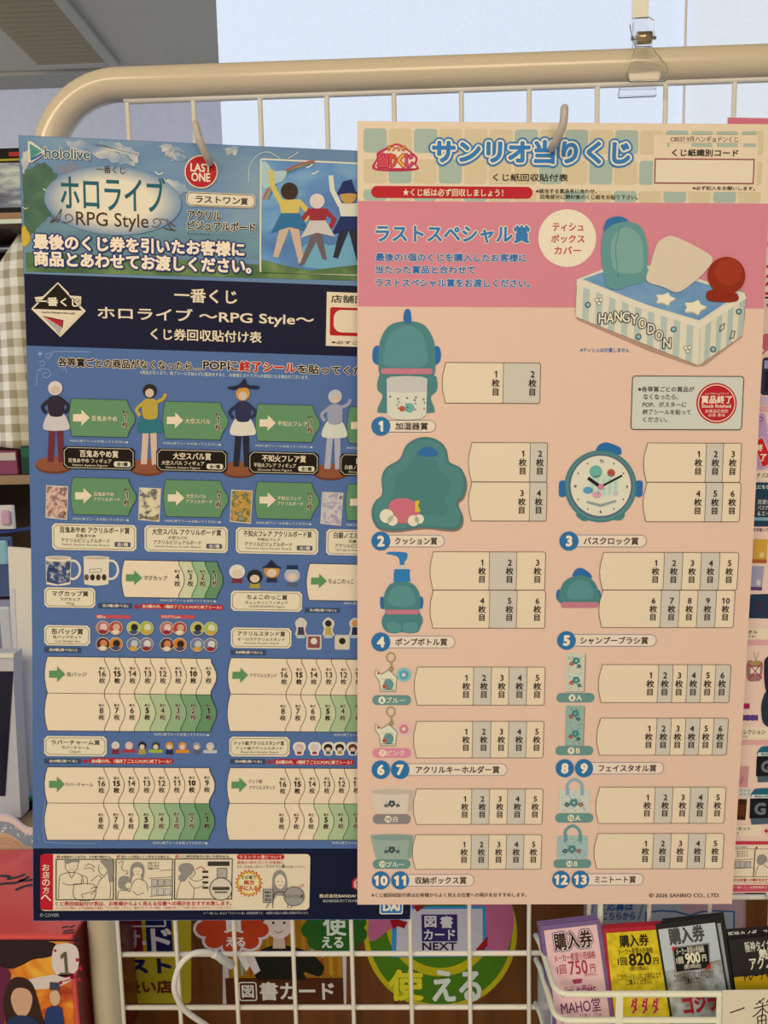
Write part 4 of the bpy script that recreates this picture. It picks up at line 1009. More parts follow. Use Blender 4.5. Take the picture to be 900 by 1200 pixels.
t.text('サンリオ', 138, 112, 218, 136, 'd8a03a', 6, 0.04, ((0.12, 'b02038'),)); t.rect(95, 206, 262, 212, 'c0304a', 6, r=3)
t.done()
t = Part(RP, 'red_banner'); Q2()
t.rect(72, 281, 752, 335, 'b81f2a', 4, r=26); t.text('★くじ紙は必ず回収しましょう！', 205, 292, 628, 327, 'ead6b0', 5, 0.02); t.done()
t = Part(RP, 'header_note'); PXR()
t.text('※該当する賞品名に合わせ、', 628, 221.3, 699, 227.2, TX, 4, 0.014); t.text('四角部分に開封後のくじ紙をお貼り下さい。', 633, 228, 747, 234.2, TX, 4, 0.014); t.done()
t = Part(RP, 'code_box'); Q3()
t.rect(437, 62, 850, 296, '!dcbe98', 3, r=6)
for y0, y1, xs in ((50, 62, ((490, 572), (590, 672), (692, 775), (795, 850))), (98, 112, ((490, 500), (590, 672), (692, 775), (800, 850)))):
    for x0, x1 in xs: t.rect(x0, y0, x1, y1, '!a0a890', 4, r=3)
t.rect(470, 66, 790, 97, '!dcbe98', 5)
t.text('C8037 9月ハンギョドンくじ', 503, 69, 777, 94, '4a4038', 6, 0.01); t.text('くじ紙識別コード', 510, 121, 777, 152, TX, 6, 0.024)
t.rect(442, 161, 838, 261, 'e2cdab', 4); t.frame(442, 161, 838, 261, 4, '8a2030', 5); t.text('※必ず記入をお願いします。', 593, 271, 845, 289, TX, 5, 0.014); t.done()

# pink prize band
t = Part(RP, 'pink_band'); bandR(t, v1, v2, PK, 1); t.done()
t = Part(RP, 'prize_lettering'); PXR(); OL = ((0.085, 'ecd8bc'),)
t.text('ラストスペシャル賞', 440, 263, 620.6, 285.5, BU, 3, 0.035, OL)
t.text('最後の1個のくじを購入したお客様に', 440, 296.5, 617, 307.3, '!2c6494', 3, 0.035, ((0.10, '!dcc0ac'),)); t.text('当たった賞品と合わせて', 440, 311, 556.5, 321.3, '!2c6494', 3, 0.035, ((0.10, '!dcc0ac'),))
t.text('ラストスペシャル賞をお渡しください。', 440, 326.2, 621, 337.3, '!2c6494', 3, 0.035, ((0.10, '!dcc0ac'),)); t.done()
t = Part(RP, 'round_caption'); Q3()
t.disc(85, 482, 117, 'e8d6b4', 3, n=48)
for s_, x0, y0, x1, y1 in (('ティシュ', 25, 420, 152, 455), ('ボックス', 20, 468, 155, 502), ('カバー', 33, 515, 140, 548)): t.text(s_, x0, y0, x1, y1, 'c03a48', 4, 0.026)
t.done()
# tissue box cover: striped box, blue top, tissue, two plain round cushions
t = Part(RP, 'tissue_box_picture'); Q3()
t.poly([(122, 655), (135, 640), (250, 600), (330, 585), (560, 640), (800, 690), (812, 710), (805, 800), (795, 882), (640, 1000), (600, 1002), (420, 940), (125, 812), (117, 790)], 'b08a74', 3)
t.poly([(122, 650), (260, 596), (340, 575), (560, 630), (806, 705), (806, 722), (622, 840), (400, 775), (124, 668)], '!d4c2a4', 4)
t.poly([(148, 648), (270, 606), (345, 590), (560, 642), (780, 708), (620, 815), (400, 750)], noise_mat('plush_blue', [(0.3, '!587e9c'), (0.6, '!6c8ea4'), (0.8, '!8098a4')], (70, 70, 1), 4), 5)
def facequad(a, b, c, d, n, c1, c2, L):
    for i in range(n):
        f0, f1 = i/n, (i+1)/n
        P_ = lambda p, q, f: (p[0]+(q[0]-p[0])*f, p[1]+(q[1]-p[1])*f)
        t.poly([P_(a, b, f0), P_(a, b, f1), P_(d, c, f1), P_(d, c, f0)], c1 if i % 2 == 0 else c2, L)
facequad((124, 668), (622, 840), (616, 998), (118, 800), 19, '!d6c4a4', '!aeb09c', 6)
facequad((622, 840), (806, 722), (795, 876), (616, 998), 8, '!d2c0a0', '!a8ac98', 6)
t.stroke([(124, 660), (400, 762), (622, 836), (806, 716)], 22, '!d8c6a8', 7)
t.stroke([(622, 848), (618, 998)], 3, 'bdb4a2', 7)
word = [('H', 226, 808), ('A', 258, 806), ('N', 290, 800), ('G', 322, 803), ('Y', 356, 812), ('O', 388, 828), ('D', 424, 850), ('O', 456, 876), ('N', 488, 908)]
for ch_, x, y in word: t.text(ch_, x-15, y-21, x+15, y+21, 'e6e0d0', 8, 0.02, ((0.10, '26303a'),))
for x, y in ((168, 753), (515, 852), (373, 882), (675, 933), (779, 780)): t.ring(x, y, 10, 4, '26303a', 7); t.disc(x, y, 8, '8ab4c8', 8)
for x, y in ((212, 738), (572, 932)): 
    for dx, dy in ((-8, -4), (8, -6), (0, 9)): t.disc(x+dx, y+dy, 9, '26303a', 7, n=14); t.disc(x+dx, y+dy, 7, 'e2dac8', 8, n=14)
for pts in ([(704, 840), (722, 828), (718, 850), (702, 862)], [(745, 885), (752, 858), (764, 860), (758, 885), (740, 892)]): t.stroke(pts, 3, '26303a', 7, True)
# plain teal cushion shape and plain red ball in the places of the two plush toys
TD, TL = '!5e8a80', '!789888'
t.blob([(250, 665), (228, 600), (222, 520), (235, 450), (275, 415), (330, 415), (385, 440), (410, 520), (408, 600), (400, 655), (330, 675)], TD, 8)
t.blob([(285, 620), (262, 560), (262, 500), (300, 445), (345, 445), (385, 490), (392, 560), (380, 620)], TL, 9)
t.blob([(240, 660), (262, 635), (300, 632), (325, 655), (318, 680), (280, 692), (250, 682)], TD, 10)
t.curve([(300, 430), (280, 520), (290, 640)], 3, '!547e76', 10)
t.blob([(232, 455), (240, 415), (262, 400), (300, 395), (330, 412), (300, 418), (260, 432)], '!2e6690', 10)
t.blob([(405, 655), (420, 590), (445, 510), (470, 485), (505, 474), (545, 488), (610, 520), (672, 565), (640, 620), (590, 665), (530, 702), (470, 680)], '!d2b898', 11)
for pts in ([(460, 672), (475, 640), (500, 600)], [(545, 690), (580, 640), (600, 600)], [(430, 660), (440, 620), (470, 560)]): t.curve(pts, 4, 'd2c4aa', 12)
t.blob([(655, 735), (650, 700), (690, 690), (740, 695), (775, 715), (770, 738), (720, 742)], '!8a2412', 11)
t.disc(728, 635, 76, '!8c2812', 12); t.disc(735, 622, 55, '!9a301a', 13)
def starcloud(x, y, s_):
    pts = []
    for i in range(10):
        a_ = math.pi*i/5; r_ = (40 if i % 2 == 0 else 26)*s_; pts.append((x+r_*math.cos(a_), y+.62*r_*math.sin(a_)))
    t.blob([(p[0], p[1]+6) for p in pts], 'b4ab98', 7); t.blob(pts, 'e6dcc6', 8)
starcloud(480, 728, 1.05); starcloud(600, 762, 1.2)
t.text('※ティシュは付属しません', 138, 926, 337, 945, '3a70a0', 3, 0.016)
t.done()

# tally boxes
def tally(boxes, name='tally_box'):
    """boxes: list of (x0,y0,x1,y1,dividers,centres,labels) drawn as one printed box"""
    t = Part(RP, name)
    for (x0, y0, x1, y1, div, cen, lab) in boxes:
        h_ = y1-y0
        u0, va = RP.p(x0, y0); u1, vb = RP.p(x1, y1)
        def q(x, y): return (u0+(u1-u0)*(x-x0)/(x1-x0), va+(vb-va)*(y-y0)/(y1-y0))
        ed = [x0]+list(div)+[x1]
        left = [(x0+13, y0), (x0+10, y0+.10*h_), (x0+2, y0+.30*h_), (x0, y0+.5*h_), (x0+2, y0+.70*h_), (x0+10, y0+.90*h_), (x0+13, y1)]
        for i in range(len(ed)-1):
            cc = CW if i % 2 == 0 else GC
            if i == 0: pts = left+[(ed[1], y1), (ed[1], y0)]
            else: pts = [(ed[i], y0), (ed[i+1], y0), (ed[i+1], y1), (ed[i], y1)]
            if i == len(ed)-2: pts = [(x, y) for x, y in pts if x != x1]; pts = (left if i == 0 else [(ed[i], y1), (ed[i], y0)])+[(x1-8, y0), (x1-2, y0+2), (x1, y0+8), (x1, y1-8), (x1-2, y1-2), (x1-8, y1)]
            t.polyuv([q(*p_) for p_ in pts], cc, 3)
        out = left+[(x1-8, y1), (x1-2, y1-2), (x1, y1-8), (x1, y0+8), (x1-2, y0+2), (x1-8, y0)]
        t.strokeuv([q(*p_) for p_ in out], 0.00042, '6a5040', 5, True)
        for d_ in div:
            t.strokeuv([q(d_-5, y0), q(d_, y0+5), q(d_, y1-5), q(d_-5, y1)], 0.00036, '6a5040', 5)
            t.polyuv([q(d_-5, y0+.4), q(d_+5, y0+.4), q(d_, y0+6)], PE, 4)
        for cx, n in zip(cen, lab):
            a_ = h_*.098
            px_ = lambda f0, f1: (y0+h_*f0, y0+h_*f1)
            for s_, f0, f1 in ((n, .20, .36), ('枚', .40, .60), ('目', .635, .81)):
                ua, _ = q(cx-a_, y0); ub, _ = q(cx+a_, y0); ya, yb = px_(f0, f1)
                tx(t, s_, q(cx, ya), q(cx, yb), TX, 6, 0.02)
    t.done()
def tx(t, s_, pa, pb, c, L, b):
    """one upright group of letters between two sheet points, uniform scale"""
    vv, ff = glyphs(s_); ax, bx = min(q[0] for q in vv), max(q[0] for q in vv); ay, by = min(q[1] for q in vv), max(q[1] for q in vv)
    k_ = (pb[1]-pa[1])/(by-ay+2*b); cu = (pa[0]+pb[0])/2; i_ = t.mi(c)
    for j_, (dx, dy) in enumerate(((0, 0), (b, 0), (-b, 0), (0, b), (0, -b))):
        b0 = len(t.tv); t.tv += [(cu+(q[0]-(ax+bx)/2+dx)*k_, (pa[1]+pb[1])/2-(q[1]-(ay+by)/2+dy)*k_, L+(4-j_)*SUB/LAY) for q in vv]
        for f in ff: t.tf.append(tuple(b0+j for j in f)); t.tm.append(i_)
N_ = lambda a, b: [str(i) for i in range(a, b+1)]
Q4(); tally([(380, 275, 798, 451, (640,), (608, 765), N_(1, 2))])
tally([(493, 619, 828, 789, (755,), (724, 797), N_(1, 2)), (493, 789, 826, 957, (753,), (720, 792), N_(3, 4))])
Q5(); tally([(397, 308, 784, 468, (645, 713), (615, 683, 752), N_(1, 3)), (395, 468, 782, 628, (643, 711), (613, 681, 750), N_(4, 6))])
Q6(); tally([(327, 97, 819, 262, (580, 697), (549, 667, 786), N_(1, 3)), (327, 262, 819, 426, (581, 698), (549, 666, 785), N_(4, 6))])
Q7(); tally([(219, 94, 772, 247, (475, 549, 623, 697), (442, 515, 588, 662, 737), N_(1, 5)), (216, 247, 757, 399, (463, 536, 609, 683), (433, 506, 577, 650, 722), N_(6, 10))])
Q6(); tally([(259, 593, 817, 757, (512, 588, 663, 740), (481, 557, 633, 709, 785), N_(1, 5))])
Q7(); tally([(214, 549, 740, 703, (452, 510, 567, 624, 680), (421, 479, 536, 593, 650, 708), N_(1, 6))])
Q8(); tally([(256, 55, 812, 212, (508, 586, 662, 738), (480, 556, 631, 707, 783), N_(1, 5))]); tally([(255, 346, 808, 498, (504, 580, 657, 733), (475, 550, 625, 700, 776), N_(1, 5))]); tally([(251, 543, 803, 691, (502, 577, 653, 727), (472, 546, 620, 695, 769), N_(1, 5))])
Q9(); tally([(207, 39, 730, 189, (445, 502, 560, 617, 673), (415, 473, 530, 586, 643, 700), N_(1, 6))]); tally([(203, 319, 720, 465, (438, 509, 579, 650), (409, 480, 550, 620, 690), N_(1, 5))]); tally([(196, 507, 713, 649, (432, 502, 571, 641), (401, 470, 540, 610, 680), N_(1, 5))])

# numbered captions
def caption(circ, px1, word, wx0, wx1, r_=41):
    t = Part(RP, 'prize_caption'); n0, cx, cy = circ[-1]
    hh = r_*.62; t.rect(cx, cy-hh, px1, cy+hh, 'e8cfb2', 3, r=hh); t.frame(cx, cy-hh, px1, cy+hh, 2, '4a6a86', 4, r=hh)
    for n, x, y in circ:
        t.disc(x, y, r_, '!2c6890', 5); w_ = r_*(.42 if len(n) == 1 else .68)
        t.text(n, x-w_, y-r_*.58, x+w_, y+r_*.58, 'f0dcbc', 6, 0.055, (), 'h')
    t.text(word, wx0, cy-r_*.40, wx1, cy+r_*.40, TX, 5, 0.022); t.done()
Q4(); caption([('1', 115, 549)], 350, '加湿器賞', 177, 317)
Q6(); caption([('2', 115, 51)], 388, 'クッション賞', 175, 357); caption([('4', 115, 485)], 433, 'ポンプボトル賞', 177, 400)
Q7(); caption([('3', 92, 48)], 405, 'バスクロック賞', 152, 373, 39); caption([('5', 82, 451)], 445, 'シャンプーブラシ賞', 138, 412, 38)
Q8(); caption([('6', 115, 263), ('7', 198, 263)], 657, 'アクリルキーホルダー賞', 265, 625, 40); caption([('10', 115, 739), ('11', 198, 739)], 515, '収納ボックス賞', 262, 483, 39)
Q9(); caption([('8', 75, 242), ('9', 153, 242)], 475, 'フェイスタオル賞', 212, 445, 37); caption([('12', 60, 693), ('13', 138, 693)], 392, 'ミニトート賞', 197, 362, 36)
def variant(x0, y0, x1, y1, n, s_, c):
    t = Part(RP, 'variant_pill'); h_ = y1-y0; t.rect(x0, y0, x1, y1, c, 3, r=h_/2)
    wl = h_*.62*len(s_)+h_*.75; cx = (x0+x1)/2-wl/2+h_*.33; cy = (y0+y1)/2; t.disc(cx, cy, h_*.36, 'eadcc0', 4)
    t.text(n, cx-h_*.28, cy-h_*.2, cx+h_*.28, cy+h_*.2, c, 5, 0.05, (), 'h'); t.text(s_, cx+h_*.42, cy-h_*.29, cx+h_*.42+h_*.63*len(s_)*(1 if s_ != '白' else 1), cy+h_*.29, 'eadcc0', 4, 0.02, (), 'both' if len(s_) > 1 else 'h'); t.done()
Q6(); variant(78, 714, 245, 757, '6', 'ブルー', '!64867a')
Q8(); variant(79, 171, 245, 212, '7', 'ピンク', 'd88494'); variant(80, 455, 243, 497, '10', '白', '8a8078'); variant(80, 650, 242, 690, '11', 'ブルー', '!64867a')
Q7(); variant(42, 664, 195, 703, '8', 'A', '!64867a')
Q9(); variant(38, 152, 190, 190, '9', 'B', '!64867a'); variant(37, 425, 190, 463, '12', 'A', '!64867a'); variant(30, 612, 182, 647, '13', 'B', '!64867a')

def flower(t, x, y, r, c, c2, L):
    for i in range(5): t.disc(x+r*.55*math.cos(1.257*i+.3), y+r*.5*math.sin(1.257*i+.3), r*.42, c, L, n=10)
    t.disc(x, y, r*.25, c2, L+1, n=8)
# product pictures (plain teal products)
TQ, TQ2, TQ3 = '!487872', '!56847c', '!2c6290'
t = Part(RP, 'humidifier_picture'); Q4()
t.blob([(100, 480), (122, 420), (100, 390), (104, 345), (130, 330), (330, 330), (356, 350), (356, 395), (330, 425), (345, 475), (325, 492), (130, 492)], TQ, 3)
t.blob([(108, 322), (104, 250), (112, 180), (145, 122), (195, 100), (265, 100), (310, 122), (342, 180), (350, 250), (346, 322), (320, 330), (130, 330)], TQ, 4)
t.blob([(140, 290), (132, 220), (150, 160), (200, 122), (250, 120), (290, 150), (312, 215), (300, 290)], TQ2, 5)
t.blob([(214, 100), (214, 62), (228, 44), (242, 55), (246, 100), (230, 106)], TQ3, 5)
t.blob([(84, 275), (78, 245), (84, 212), (106, 206), (108, 280)], TQ3, 3); t.blob([(346, 280), (348, 208), (368, 212), (374, 245), (366, 275)], TQ3, 3)
t.rect(115, 300, 338, 326, '!bc7078', 6, r=12)
t.poly([(140, 345), (160, 336), (225, 333), (290, 336), (315, 345), (310, 500), (285, 518), (225, 522), (170, 518), (142, 500)], 'd4ccbe', 7)
t.poly([(140, 345), (160, 336), (225, 333), (290, 336), (315, 345), (313, 400), (228, 404), (141, 400)], 'c4bcb0', 8)
for i in range(16):
    x = 155+(i*37) % 150; y = 422+(i*23) % 66; t.disc(x, y, 4, ['3a4a52', '!64867a', 'c8584a'][i % 3], 9, n=8)
t.disc(238, 470, 20, '6aa89c', 9); t.disc(206, 474, 12, 'b8503c', 9); t.done()
t = Part(RP, 'cushion_picture'); Q4()
cp = [(82, 960), (75, 910), (92, 870), (120, 840), (118, 770), (140, 725), (195, 690), (225, 630), (280, 598), (340, 600), (390, 635), (408, 700), (460, 730), (482, 790), (470, 850), (445, 880), (465, 930), (460, 975), (420, 995), (300, 985), (180, 998), (110, 990)]
t.blob([(x+5, y+8) for x, y in cp], '8a6e60', 2); t.blob(cp, '!467068', 3); cx_, cy_ = 280, 815
t.blob([(cx_+(x-cx_)*.95, cy_+(y-cy_)*.95) for x, y in cp], '!4e7a72', 4)
t.blob([(cx_+(x-cx_)*.66, cy_+(y-cy_)*.66) for x, y in cp], '!48746c', 5)
t.blob([(150, 890), (170, 865), (225, 860), (270, 885), (280, 930), (260, 960), (190, 965), (155, 940)], 'c86a74', 6)
for x, y, r_ in ((140, 935, 30), (165, 955, 22), (255, 955, 24), (280, 948, 20)): t.disc(x, y, r_, 'e0d4b8', 7)
t.blob([(272, 668), (300, 640), (335, 640), (362, 668), (330, 680)], TQ3, 6); t.poly([(262, 870), (282, 868), (276, 890), (286, 915), (262, 918)], 'd8b23a', 7); t.done()
t = Part(RP, 'clock_picture'); Q5()
t.blob([(203, 345), (212, 318), (240, 306), (275, 315), (302, 330), (300, 356), (250, 350)], TQ3, 3)
for x in (66, 376): t.rect(x-14, 460, x+14, 528, TQ3, 3, r=12)
t.blob([(120, 600), (140, 590), (180, 615), (150, 625)], TQ, 3); t.blob([(265, 615), (310, 590), (318, 605), (300, 622)], TQ, 3)
t.disc(220, 484, 146, '!44746e', 4, n=48); t.disc(220, 484, 138, TQ2, 5, n=48); t.ring(220, 482, 127, 9, '5a6a78', 6, n=48); t.disc(220, 482, 122, 'ddd2c2', 7, n=48)
for i in range(12):
    a_ = math.pi*i/6; t.disc(220+106*math.sin(a_), 484-106*math.cos(a_), 3.2, '3a3430', 8, n=8)
for s_, x, y in (('12', 224, 382), ('3', 326, 486), ('6', 219, 586), ('9', 118, 484)): t.text(s_, x-9, y-6, x+9, y+6, '3a3430', 9, 0.03, (), 'h')
t.poly([(170, 450), (240, 430), (292, 450), (292, 515), (230, 528), (172, 505)], 'c6cfc6', 8)
for i in range(5): t.stroke([(185+i*24, 452), (187+i*23, 515)], 6, 'a4c4bc', 9)
t.disc(200, 425, 26, '6aa89c', 8); t.disc(262, 430, 16, 'b0503c', 8); t.disc(168, 500, 20, '5a94b4', 9, ry=14); t.disc(204, 518, 18, 'd49aa4', 9, ry=14); t.disc(280, 512, 10, 'c8b8b4', 10)
t.poly([(163, 542), (220, 556), (282, 538), (282, 548), (220, 568), (163, 552)], '8a9a96', 8)
t.stroke([(218, 486), (168, 450)], 13, '1e1c1c', 11); t.stroke([(218, 486), (306, 440)], 8, '1e1c1c', 11); t.disc(220, 486, 12, 'd07a94', 12); t.done()
t = Part(RP, 'pump_bottle_picture'); Q6()
t.blob([(138, 106), (150, 98), (200, 98), (228, 104), (226, 128), (216, 140), (214, 152), (196, 152), (196, 136), (186, 118), (160, 110)], '2f79ac', 4)
t.rect(198, 148, 214, 172, 'c8c4b8', 3); t.rect(172, 172, 240, 188, '2f79ac', 5, r=6); t.poly([(170, 186), (238, 186), (242, 226), (170, 228)], '2f79ac', 4)
t.blob([(112, 300), (118, 290), (132, 300), (132, 340), (114, 338)], TQ3, 3); t.blob([(280, 300), (292, 290), (298, 310), (294, 338), (280, 340)], TQ3, 3)
t.blob([(128, 330), (130, 280), (150, 242), (180, 228), (232, 228), (262, 244), (282, 282), (284, 330), (280, 352), (296, 390), (286, 420), (274, 442), (240, 448), (206, 444), (170, 448), (138, 440), (120, 412), (120, 385), (134, 356)], TQ, 4)
t.blob([(150, 320), (150, 275), (180, 245), (230, 246), (258, 280), (258, 325), (205, 335)], TQ2, 5); t.rect(134, 346, 280, 366, '!bc7078', 6, r=8)
t.blob([(140, 405), (170, 398), (200, 408), (198, 440), (150, 442)], TQ2, 6); t.blob([(210, 408), (240, 398), (272, 405), (268, 440), (215, 442)], TQ2, 6); t.done()
t = Part(RP, 'brush_picture'); Q7()
t.blob([(110, 195), (118, 165), (145, 158), (178, 180), (180, 200)], TQ3, 3); t.disc(52, 268, 12, TQ3, 3, ry=24); t.disc(212, 270, 10, TQ3, 3, ry=24)
t.blob([(56, 300), (52, 265), (68, 220), (100, 195), (150, 188), (190, 208), (212, 250), (216, 290), (205, 305), (130, 300)], TQ, 4); t.blob([(85, 275), (95, 225), (140, 205), (180, 225), (190, 275), (135, 285)], TQ2, 5)
t.rect(60, 295, 210, 318, '!bc7078', 6, r=10); t.done()
def keyring(y0, tone, dot):
    t = Part(RP, 'keyring_picture'); x = 158
    t.ring(x, y0+22, 18, 6, 'a08a5a', 3, ry=20); t.stroke([(x, y0+40), (x+4, y0+62), (x, y0+85)], 9, 'a8946a', 4); t.ring(x+2, y0+72, 9, 3, '8a7444', 5)
    t.poly([(90, y0+72), (118, y0+92), (150, y0+72), (186, y0+108), (180, y0+170), (112, y0+172), (106, y0+124), (88, y0+100)], '9a8a78', 3)
    t.poly([(93, y0+76), (118, y0+97), (150, y0+78), (182, y0+110), (176, y0+165), (116, y0+167), (110, y0+122), (92, y0+98)], 'ddd6c8', 4)
    t.disc(148, y0+138, 22, '!64867a', 5, ry=24); t.disc(130, y0+146, 9, 'b8503c', 6); t.stroke([(118, y0+160), (172, y0+160)], 3, '4a4a48', 6); t.disc(104, y0+90, 5, 'b8503c', 6)
    for i in range(6): t.disc(122+i*9, y0+112+(i % 2)*4, 2, '4a4a48', 6, n=8)
    t.disc(214, y0+96, 31, tone, 5); t.disc(214, y0+96, 20, dot, 6); t.disc(213, y0+96, 8, 'e0d0c4', 7); t.done()
Q6(); keyring(530, '86b8bc', '5a9cae')
Q8(); keyring(-8, 'e0b4b0', 'd07a84')
def towel(x0, y0, x1, y1, body):
    t = Part(RP, 'towel_picture'); t.rect(x0+4, y0+4, x1+5, y1+3, 'a8856f', 2); t.rect(x0, y0, x1, y1, body, 3)
    random.seed(int(y0)+9)
    for i in range(46): x, y = random.uniform(x0+5, x1-5), random.uniform(y0+5, y1-5); t.disc(x, y, 1.8, ['3f7068', 'c8584a', '2f4a52'][i % 3], 4, n=6)
    xm = (x0+x1)/2
    for f in (.2, .7): y = y0+(y1-y0)*f; flower(t, xm+4, y, 17, '3f8a80', body, 5); flower(t, xm-14, y+12, 10, 'b04a3a', body, 5); flower(t, xm+16, y+22, 9, '3a5a58', body, 5)
    t.done()
Q7(); towel(82, 502, 152, 658, '!c4bca0')
PXR(); RP.reg(640, 830, 3.4615); towel(80, -12, 148, 150, '!90a48f')
def bin_(y0, body, inner, ink):
    t = Part(RP, 'storage_bin_picture')
    t.blob([(72, y0+10), (76, y0+1), (160, y0-3), (245, y0+1), (254, y0+14), (246, y0+92), (228, y0+106), (170, y0+109), (110, y0+106), (92, y0+94)], body, 3)
    t.blob([(80, y0+8), (160, y0+1), (246, y0+7), (240, y0+20), (160, y0+26), (88, y0+20)], inner, 4); t.poly([(236, y0+20), (252, y0+14), (246, y0+92), (228, y0+105)], inner, 4)
    flower(t, 162, y0+64, 17, ink, body, 5); flower(t, 138, y0+72, 9, ink, body, 5); flower(t, 188, y0+72, 9, ink, body, 5)
    for i in range(8): t.disc(130+i*9, y0+(56 if i % 2 else 76), 2.2, ink, 5, n=8)
    t.done()
Q8(); bin_(345, '!d2baa0', '!bca68c', '4a5452'); bin_(543, '!949e8a', '!84907e', '3a5450')
def tote(y0, body, strap, dx):
    t = Part(RP, 'tote_bag_picture')
    t.curve([(85+dx, y0+52), (88+dx, y0+22), (115+dx, y0+4), (142+dx, y0+22), (146+dx, y0+52)], 13, strap, 2, 6)
    t.poly([(54+dx, y0+44), (176+dx, y0+44), (178+dx, y0+130), (166+dx, y0+138), (62+dx, y0+138), (50+dx, y0+130)], body, 3)
    for x in (86, 146): t.rect(x-7+dx, y0+40, x+7+dx, y0+68, strap, 4)
    flower(t, 112+dx, y0+98, 20, '55827e', body, 4); flower(t, 140+dx, y0+106, 11, 'a85a4a', body, 4); flower(t, 84+dx, y0+106, 11, '3a5a5c', body, 4)
    random.seed(int(y0))
    for i in range(26): t.disc(random.uniform(60, 170)+dx, y0+random.uniform(54, 132), 2, ['3f7a80', '5a9ab0', '3a4a52'][i % 3], 4, n=6)
    t.done()
Q9(); tote(284, '!c2bca6', '!8a9ea0', 0); tote(472, '!9cac9e', '!6a8c84', -8)

# notice with the red sticker
t = Part(RP, 'sold_out_notice'); Q5()
t.rect(350, 37, 791, 255, 'cdc8bb', 3, r=12); t.frame(350, 37, 791, 255, 3.5, '4a4440', 4, r=12)
for s_, x0, y0, x1, y1 in (('※各等賞ごとの賞品が', 372, 79, 600, 102), ('なくなったら、', 394, 110, 535, 133), ('POP、ポスターに', 391, 141, 567, 164), ('終了シールを貼って', 391, 172, 586, 194), ('ください。', 392, 203, 490, 224)): t.text(s_, x0, y0, x1, y1, TX, 4, 0.016)
t.disc(690, 147, 82, 'b81f2a', 4, n=40); t.ring(690, 147, 74, 3.5, 'ead6c0', 5, n=40)
t.text('しょうひんしゅうりょう', 645, 104, 738, 113, 'ead6c0', 5, 0.01); t.text('賞品終了', 628, 116, 752, 149, 'f0dec4', 5, 0.03); t.text('Stock finished', 630, 151, 748, 166, 'f0dec4', 5, 0.02)
t.text('此奖品已领完', 644, 172, 736, 186, 'ead6c0', 5, 0.01); t.text('상품 종료', 656, 189, 724, 202, 'ead6c0', 5, 0.01); t.done()
t = Part(RP, 'footer_lines'); Q8(); t.text('※くじ紙回収貼付表はお客様からよく見える位置への掲示をおすすめします。', 75, 794, 742, 811, TX, 3, 0.012)
Q9(); t.text('© 2026 SANRIO CO., LTD.', 417, 750, 703, 768, TX, 3, 0.012); t.done()
# ================================================================== pink and red poster behind, at the right edge
tl = at(853, 137, -0.020)
KU = Vector((math.cos(0.05), math.sin(0.05), 0))
KP = Sheet('prize_poster', 'pink prize poster at the far right edge, mostly hidden behind the peach one', 'poster',
           tl+KU*(PW/2*1.0)+Vector((0, 0, -0.0048)), 0.045, -0.0150, 0.034, PW, PH+0.004, None, ())
card_base(KP, 'sheet', '!dcb49a', thick=0.0003)
K1 = lambda: KP.reg(840, 130, 4.133)
K2 = lambda: KP.reg(840, 400, 4.0)
K3 = lambda: KP.reg(840, 680, 6.0)
K4 = lambda: KP.reg(840, 860, 5.217)
khw = PW/2
KP.reg(0, 0, 1); kv = KP.p(895, 235)[1]; kv2 = KP.p(895, 352)[1]; kf = KP.p(880, 1047)[1]
def bandK(part, va, vb, c, L): part.polyuv([(-khw+E_, va), (khw-E_, va), (khw-E_, vb), (-khw+E_, vb)], c, L)
t = Part(KP, 'header_band'); bandK(t, E_, kv, '!c86a70', 1); K1(); t.text('ひゃくりゅう賞', 170, 62, 420, 82, 'e8cbb4', 2, 0.03); t.done()
t = Part(KP, 'prize_picture'); bandK(t, kv, kv2, '!d8bfa2', 1); K1()
t.rect(236, 548, 700, 605, '5a1c28', 2); t.rect(236, 632, 700, 665, 'b02038', 2)
t.text('2', 222, 755, 330, 880, 'e2cba8', 2, 0.05, ((0.13, 'b02038'),)); t.rect(200, 900, 700, 916, '241a18', 3); t.text('しを貼ってください', 218, 932, 420, 952, TX, 2, 0.02)
t.blob([(205, 1130), (225, 1085), (262, 1080), (300, 1110), (290, 1150), (240, 1160)], 'c05a6c', 2); t.curve([(200, 1150), (215, 1175), (235, 1160), (225, 1140)], 8, 'c05a6c', 3); t.done()
t = Part(KP, 'prize_row'); K2()
t.rect(215, 75, 420, 255, '2a2c44', 2, r=16); t.rect(222, 90, 420, 130, '8a8cb0', 3); t.rect(228, 140, 420, 240, '1a1a24', 3); t.rect(205, 258, 420, 300, 'c0a8b4', 2)
t.rect(150, 303, 420, 332, '!cf9488', 2)
t.blob([(195, 350), (225, 345), (235, 420), (250, 520), (240, 590), (175, 590), (185, 470)], 'b490b0', 2); t.ring(204, 365, 10, 4, '7a4a78', 3); t.disc(260, 400, 26, 'c8b0a8', 3)
t.rect(120, 606, 420, 652, '!dcc09c', 2); t.text('ーチ パス', 172, 616, 240, 640, TX, 3, 0.02)
t.rect(110, 660, 420, 870, '1f3a4c', 2); t.text('上にちらを', 172, 672, 262, 692, 'c9d4d8', 3, 0.03); t.rect(110, 735, 420, 822, '33383c', 3)
for i, s_ in enumerate(('見習い', 'パステル', '＆エース')): t.text(s_, 190, 742+i*27, 250+i*8, 764+i*27, 'b8bcb8', 4, 0.02)
t.rect(110, 824, 420, 842, '7a9aa4', 3); t.text('ちを貼ってくだ', 172, 874, 270, 892, TX, 3, 0.02)
t.poly([(100, 925), (238, 928), (232, 1040), (100, 1038)], 'c8963c', 2); t.poly([(100, 1020), (234, 1022), (233, 1040), (100, 1038)], 'a8582c', 3); t.rect(200, 990, 218, 1012, 'd8b878', 3)
